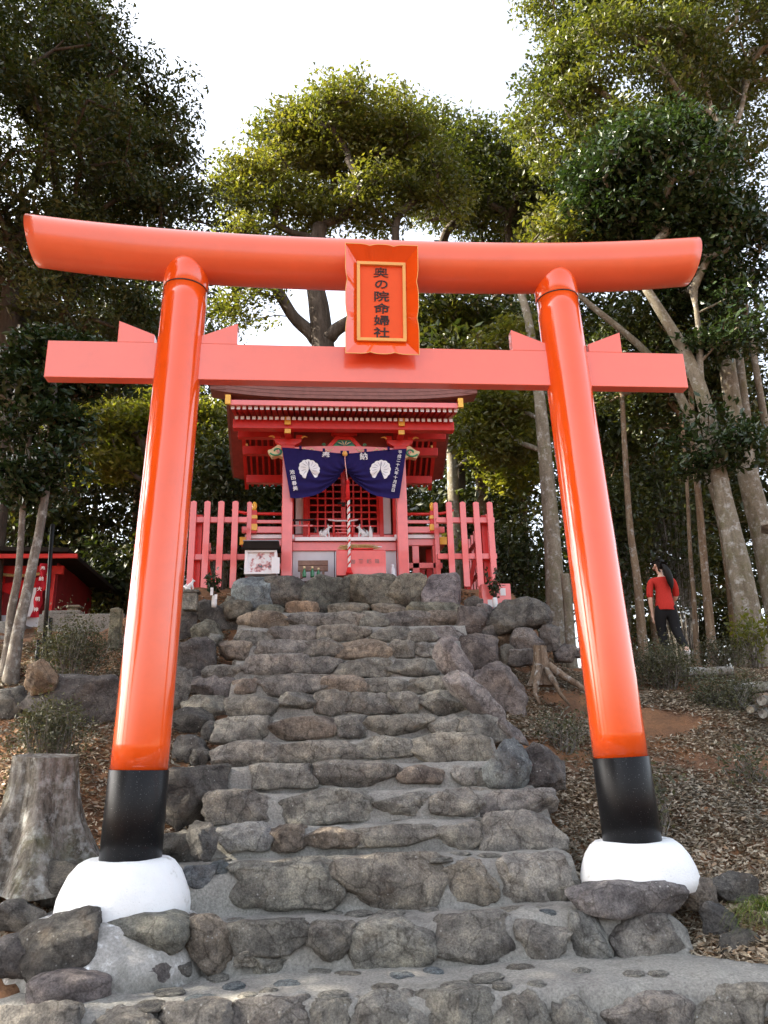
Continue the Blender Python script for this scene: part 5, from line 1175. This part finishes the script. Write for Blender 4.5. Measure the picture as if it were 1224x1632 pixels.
m = MB(); m.add([(cxr-1.9, 8.78, ztop-.05), (cxr-1.0, 8.78, ztop-.22), (cxr-.1, 8.78, ztop-.05), (cxr-.1, 8.78, ztop-.30), (cxr-.55, 8.75, ztop-.52), (cxr-1.0, 8.74, ztop-.35), (cxr-1.5, 8.75, ztop-.55), (cxr-1.9, 8.78, ztop-.35)], [tuple(range(7, -1, -1))]); hp(m, 'door_curtain', M['cord_red'], bevel=0)
m = MB(); m.tube([(cxr-2.4+2.3*q/12, 8.74, ztop-.02-.05*math.sin(q/12*math.pi*2)**2) for q in range(13)], .03, 8); hp(m, 'straw_rope', M['straw'], bevel=0)
hp(MB().bx(cxr-.52, cxr-.30, 8.70, 8.74, zb0, zb0+.55), 'white_sign', M['clothwhite'])
ls = tag(MB().bx(-6.9, -4.55, 4.9, 5.3, 1.3, 2.06).bx(-7.1, -4.75, 5.3, 5.7, 1.3, 2.22).bx(-7.3, -4.95, 5.7, 6.1, 1.3, 2.38).bx(-7.5, -5.15, 6.1, 6.5, 1.3, 2.56).bx(-7.7, -5.3, 6.5, 6.9, 1.3, 2.74).bx(-7.9, -5.4, 6.9, 8.8, 1.3, 2.92).build('side_steps', M['cement'], None, bevel=.015), kind='structure')
kb_ = thing('stone_kerb', 'grey stone kerb slab edging the terrace below the red hall', 'kerb', aty(140, 990, 7.0)); MB().bx(-.75, .62, -.15, .15, -.25, .10).build('slab', M['cement'], kb_, bevel=.02); MB().bx(-.72, -.1, -.1, .1, .10, .17).build('upper_slab', M['cement'], kb_, bevel=.02)
for lab, p0, p1, w, Y in (('tallest black metal flag pole at left, rising beside the camellia', (75, 992), (84, 836), .028, 4.7), ('left of the three short black pipe posts by the yellow mossy stone', (57, 1062), (62, 1020), .026, 4.3), ('middle short black pipe post under the azalea', (68, 1060), (71, 1012), .026, 4.3), ('right short black pipe post holding the tall pole', (77, 1058), (81, 985), .026, 4.3)):
    a = aty(*p0, Y); b = aty(*p1, Y); a2 = Vector(a); a2.z = min(a2.z, float(H(a[0], a[1]))); t = thing('flag_pole', lab, 'pole', a2); m = MB(); m.tube([(0, 0, -.05), Vector(b)-a2], w, 12); m.build('pole', M['black'], t)
    m = MB(); m.tube([(0, 0, 0), (0, 0, .06)], w*1.5, 12); m.build('collar', M['black'], t)
a = aty(77, 898, 4.72); b = aty(62, 984, 4.72); nb = thing('nobori_banner', 'narrow red vertical banner with white characters tied beside the tall black pole', 'banner', a)
A = Vector((0, 0, 0)); B = Vector(b)-Vector(a); m = MB(); W = .105; vs = []
for j in range(16):
    for i in range(5): vs.append((B.x*j/15-W*i/4+.012*math.sin(j*1.3+i), .012*math.sin(i*1.6+j*.7), B.z*j/15))
m.add(vs, grid_faces(5, 16, True), 0, True); m.build('cloth', M['redcloth'], nb)
for i, ch in enumerate('奉納大明神'): o = link('character', text_mesh(ch, .066, M['clothwhite'], .01, .001, 'character'), nb, (B.x*(.1+.19*i)-W*.5, -.022, B.z*(.1+.19*i)))
mp = thing('marker_post', 'weathered square stone marker post left of the left pillar', 'stone post', aty(182, 1026, 4.9)); m = MB(); m.box((0, 0, .20), (.15, .15, .56)); m.add([(-.075, -.075, .48), (.075, -.075, .48), (.075, .075, .48), (-.075, .075, .48), (0, 0, .515)], [(0, 1, 4), (1, 2, 4), (2, 3, 4), (3, 0, 4)]); o = m.build('post', M['stone'], mp, bevel=.012); o.color = (.22, .21, .15, 1)
sp2 = thing('stone_post', 'tiny stone post beside the corner of the red hall', 'stone post', aty(117, 985, 7.6)); o = MB().bx(-.09, .09, -.09, .09, -.1, .16).build('post', M['stone'], sp2, bevel=.01); o.color = (.3, .27, .2, 1); o = MB().bx(-.13, .13, -.13, .13, .16, .21).build('cap', M['stone'], sp2, bevel=.02); o.color = (.3, .27, .2, 1)
wf = thing('fox_pedestal', 'small stone pedestal at the left fence foot', 'pedestal', aty(303, 968, 4.95)); o = MB().bx(-.10, .10, -.09, .09, -.05, .20).bx(-.13, .13, -.11, .11, .20, .24).build('block', M['stone'], wf, bevel=.012); o.color = (.3, .3, .27, 1)
p_ = aty(303, 968, 4.95); fox('little white fox figure on the stone pedestal by the left fence', p_[0], p_[1], p_[2]+.24, 1, .17)
# ================================================================== RIGHT: log steps, cut logs, lantern
def log(label, pts, r, name='log', endmat='stumpbrown'):
    t = thing(name, label, 'log', pts[0]); O = Vector([float(c) for c in pts[0]]); m = MB(); P = [Vector([float(c) for c in p])-O for p in pts]; m.tube(P, r, 14, caps=False); m.build('bark', M['stumpwood'], t)
    d = (P[-1]-P[0]).normalized()
    for e, s in ((P[0], -1), (P[-1], 1)): MB().tube([e-d*.002*s, e+d*.004*s], r*.93, 14).build('cut_end', M[endmat], t)
    return t
log('upper log step edging the path in front of the woman', [aty(1083, 1072, 4.5), aty(1165, 1069, 4.75)], .065); log('lower log step running out of the right edge', [aty(1160, 1099, 4.1), aty(1240, 1093, 4.3)], .07)
for i, (lab, x, y, r) in enumerate((('cut log end with pale face at the right edge', 1196, 1131, .045), ('dark cut log end above the pale one at the right edge', 1214, 1117, .06), ('lowest dark cut log at the right edge', 1216, 1138, .055))):
    c = aty(x, y, 2.9); log(lab, [c, c+np.array([.25, .35, .03])], r, endmat='bark_pale' if i == 0 else 'stumpwood')
ln = thing('stone_lantern', 'curved stone lantern cap poking in at the right edge', 'stone lantern', aty(1262, 1010, 4.6)); c = aty(1262, 838, 4.6)-np.array(ln.location)
m = MB(); n = 6; prof = [(.10, .22), (.16, .14), (.26, .06), (.40, .02), (.50, .055), (.49, .0), (.36, -.05), (.18, -.05)]
m.lathe(prof, c, 6, smooth=False); o = m.build('cap', M['stone'], ln, bevel=.008); o.color = (.33, .32, .29, 1)
m = MB(); m.lathe([(.13, -.30), (.13, -.05)], c, 6, smooth=False); o = m.build('light_box', M['stone'], ln); o.color = (.3, .29, .27, 1)
m = MB(); m.lathe([(.26, -1.9), (.24, -1.6), (.11, -1.55), (.11, -.5), (.24, -.38), (.24, -.30)], c, 6, smooth=False); o = m.build('shaft', M['stone'], ln); o.color = (.3, .29, .27, 1)
# ================================================================== WOMAN
def skin_mesh(verts, edges, radii, mat, name, sub=2, root=0):
    me = bpy.data.meshes.new(name); me.from_pydata([tuple(v) for v in verts], edges, []); o = bpy.data.objects.new(name, me); COL.objects.link(o)
    s = o.modifiers.new('s', 'SKIN'); sk = me.skin_vertices[0].data
    for i, r in enumerate(radii): sk[i].radius = r if hasattr(r, '__len__') else (r, r); sk[i].use_root = (i == root)
    s.use_smooth_shade = True; b = o.modifiers.new('u', 'SUBSURF'); b.levels = sub; b.render_levels = sub
    dg = bpy.context.evaluated_depsgraph_get(); out = bpy.data.meshes.new_from_object(o.evaluated_get(dg)); bpy.data.objects.remove(o); out.name = name
    out.materials.clear(); out.materials.append(mat); out.polygons.foreach_set('use_smooth', [True]*len(out.polygons)); return out
def chain(lists):
    V = []; E = []; R = []
    key = {}
    def idx(p, r):
        k = tuple(round(c, 4) for c in p)
        if k not in key: key[k] = len(V); V.append(p); R.append(r)
        return key[k]
    for L in lists:
        ids = [idx(p, r) for p, r in L]; E += list(zip(ids[:-1], ids[1:]))
    return V, E, R
pf = aty(1072, 1056, 5.3); pm = thing('person', 'woman with a long black ponytail in a red sweater walking away on the ridge', 'person', (pf[0], pf[1], pf[2]), rad(-12))
pel = (0, 0, .86); ch_ = (.0, .0, 1.16); nk = (-.005, -.01, 1.33)
torso = [(pel, (.125, .105)), ((0, 0, 1.0), (.10, .085)), (ch_, (.125, .095)), ((0, 0, 1.27), (.09, .07)), (nk, (.042, .042)), ((-.012, .0, 1.40), (.040, .045))]
head = [((-.012, .0, 1.40), (.040, .045)), ((-.02, .01, 1.45), (.062, .072)), ((-.022, .008, 1.52), (.072, .085)), ((-.02, 0, 1.575), (.050, .06))]
armL = [((0, 0, 1.27), (.09, .07)), ((-.165, 0, 1.255), .050), ((-.205, -.01, 1.10), .043), ((-.215, -.02, .985), .037), ((-.205, .02, .86), .031), ((-.195, .04, .775), .023), ((-.192, .05, .74), (.020, .030)), ((-.192, .055, .70), (.016, .034))]
armR = [((0, 0, 1.27), (.09, .07)), ((.165, 0, 1.255), .050), ((.20, .04, 1.12), .043), ((.20, .08, 1.0), .037), ((.15, .2, .95), .030), ((.10, .28, .95), .023), ((.08, .31, .955), (.03, .02)), ((.06, .34, .96), (.034, .016))]
legL = [(pel, (.125, .105)), ((-.085, .0, .78), .098), ((-.09, .05, .46), .062), ((-.085, .0, .25), .055), ((-.08, -.03, .075), .037), ((-.085, .05, .035), (.036, .03)), ((-.09, .14, .02), (.036, .02))]
legR = [(pel, (.125, .105)), ((.085, .0, .78), .098), ((.10, -.05, .47), .062), ((.13, -.20, .28), .055), ((.15, -.34, .15), .037), ((.155, -.30, .075), (.036, .03)), ((.16, -.22, .03), (.036, .02))]
V, E, R = chain([torso, head, armL, armR, legL, legR])
for hand, s in (((-.192, .055, .70), -1), ((.06, .34, .96), 1)):
    hx, hy, hz = hand; b0 = [k for k, v in enumerate(V) if v == hand][0]
    for f, (dy, ln_) in enumerate(((.028, .062), (.010, .070), (-.008, .066), (-.024, .052))):
        if s < 0: P = [(hx, hy+dy, hz-.022), (hx+.004, hy+dy*1.1, hz-.022-ln_*.5), (hx+.014, hy+dy*1.1, hz-.022-ln_)]
        else: P = [(hx-.02, hy+.006, hz+dy), (hx-.02-ln_*.5, hy+.012, hz+dy*1.1), (hx-.02-ln_*.9, hy+.0, hz+dy*1.1)]
        k = len(V); V += P; R += [.0088, .0082, .007]; E += [(b0, k), (k, k+1), (k+1, k+2)]
    P = [(hx+.008, hy+.034, hz+.012), (hx+.014, hy+.054, hz-.018), (hx+.018, hy+.058, hz-.042)] if s < 0 else [(hx+.01, hy-.01, hz+.034), (hx-.01, hy-.016, hz+.054), (hx-.03, hy-.02, hz+.062)]
    k = len(V); V += P; R += [.0105, .0095, .008]; E += [(b0, k), (k, k+1), (k+1, k+2)]
link('body', skin_mesh(V, E, R, M['skin'], 'body', 2), pm)
hd = Matrix.Rotation(rad(40), 3, 'Z'); hc = Vector((-.021, .008, 1.505))       # the face looks away to the left
def hv(x, y, z): return hc+hd @ Vector((x, y, z))
m = MB(); m.tube([hv(0, .074, .015), hv(0, .095, -.012), hv(0, .098, -.022), hv(0, .08, -.03)], [.007, .010, .012, .006], 8); m.build('nose', M['skin'], pm)
m = MB()
for s in (-1, 1): m.tube([hv(s*.071, -.005, .012), hv(s*.082, -.012, .0), hv(s*.074, -.002, -.028)], [.009, .016, .008], 8)
m.build('ear', M['skin'], pm)
m = MB()
for s in (-1, 1): m.tube([hv(s*.020, .068, .012), hv(s*.040, .060, .012)], [.004, .003], 6)
m.build('eye', M['ink'], pm); m = MB(); m.tube([hv(-.022, .074, -.055), hv(0, .082, -.054), hv(.022, .074, -.055)], [.003, .006, .003], 6); m.build('mouth', M['redcloth'], pm)
V, E, R = chain([[(tuple(hv(0, -.012, .0)), (.078, .084)), (tuple(hv(0, -.006, .045)), (.080, .088)), (tuple(hv(0, .0, .075)), (.055, .062))], [(tuple(hv(0, -.012, .0)), (.078, .084)), (tuple(hv(0, -.055, -.02)), (.05, .05)), ((.035, -.13, 1.47), (.034, .034)), ((.062, -.155, 1.40), (.06, .05)), ((.085, -.15, 1.30), (.07, .05)), ((.10, -.14, 1.20), (.062, .045)), ((.105, -.135, 1.13), (.03, .022)), ((.10, -.13, 1.09), (.010, .010))]])
link('hair', skin_mesh(V, E, R, M['hair'], 'hair', 2), pm)
g = 1.12
V, E, R = chain([[((0, 0, .70), (.15, .13)), ((0, 0, .82), (.172, .152)), ((0, 0, 1.0), (.132, .115)), (ch_, (.142, .112)), ((0, 0, 1.265), (.112, .086)), ((-.004, -.008, 1.318), (.056, .052))],
                 [((0, 0, 1.265), (.112, .086)), ((-.168, 0, 1.258), .060), ((-.207, -.01, 1.10), .054), ((-.217, -.02, .985), .050)], [((0, 0, 1.265), (.112, .086)), ((.168, 0, 1.258), .060), ((.202, .04, 1.12), .054), ((.202, .075, 1.01), .050)]])
sw = skin_mesh(V, E, R, M['sweater'], 'sweater', 2); bm = bmesh.new(); bm.from_mesh(sw)
bmesh.ops.bisect_plane(bm, geom=bm.verts[:]+bm.edges[:]+bm.faces[:], plane_co=(0, 0, .795), plane_no=(.06, 0, 1), clear_inner=True); bm.to_mesh(sw); bm.free()
for v in sw.vertices:                       # soft creases at the waist
    if v.co.z < 1.12: k = .004*math.sin(v.co.z*95+v.co.x*14)*(1.12-v.co.z)/.3; v.co.y += k*(1 if v.co.y > 0 else -1)
link('sweater', sw, pm)
V, E, R = chain([[((0, 0, .99), (.112, .10)), ((0, -.01, .84), (.126, .112)), ((-.088, .0, .74), .108), ((-.092, .05, .46), .074), ((-.087, .0, .25), .064), ((-.082, -.03, .085), .052)], [((0, -.01, .84), (.126, .112)), ((.088, .0, .74), .108), ((.102, -.05, .47), .074), ((.132, -.20, .28), .064), ((.152, -.335, .16), .052)]])
link('trousers', skin_mesh(V, E, R, M['trousers'], 'trousers', 2), pm)
for s, P in ((-1, [(-.08, -.05, .045), (-.084, .04, .035), (-.09, .14, .028), (-.092, .18, .02)]), (1, [(.153, -.36, .13), (.155, -.31, .085), (.16, -.23, .035), (.162, -.19, .02)])):
    m = MB(); m.tube(P, [.04, .048, .046, .025], 10); m.build('shoe', M['shoe'], pm)
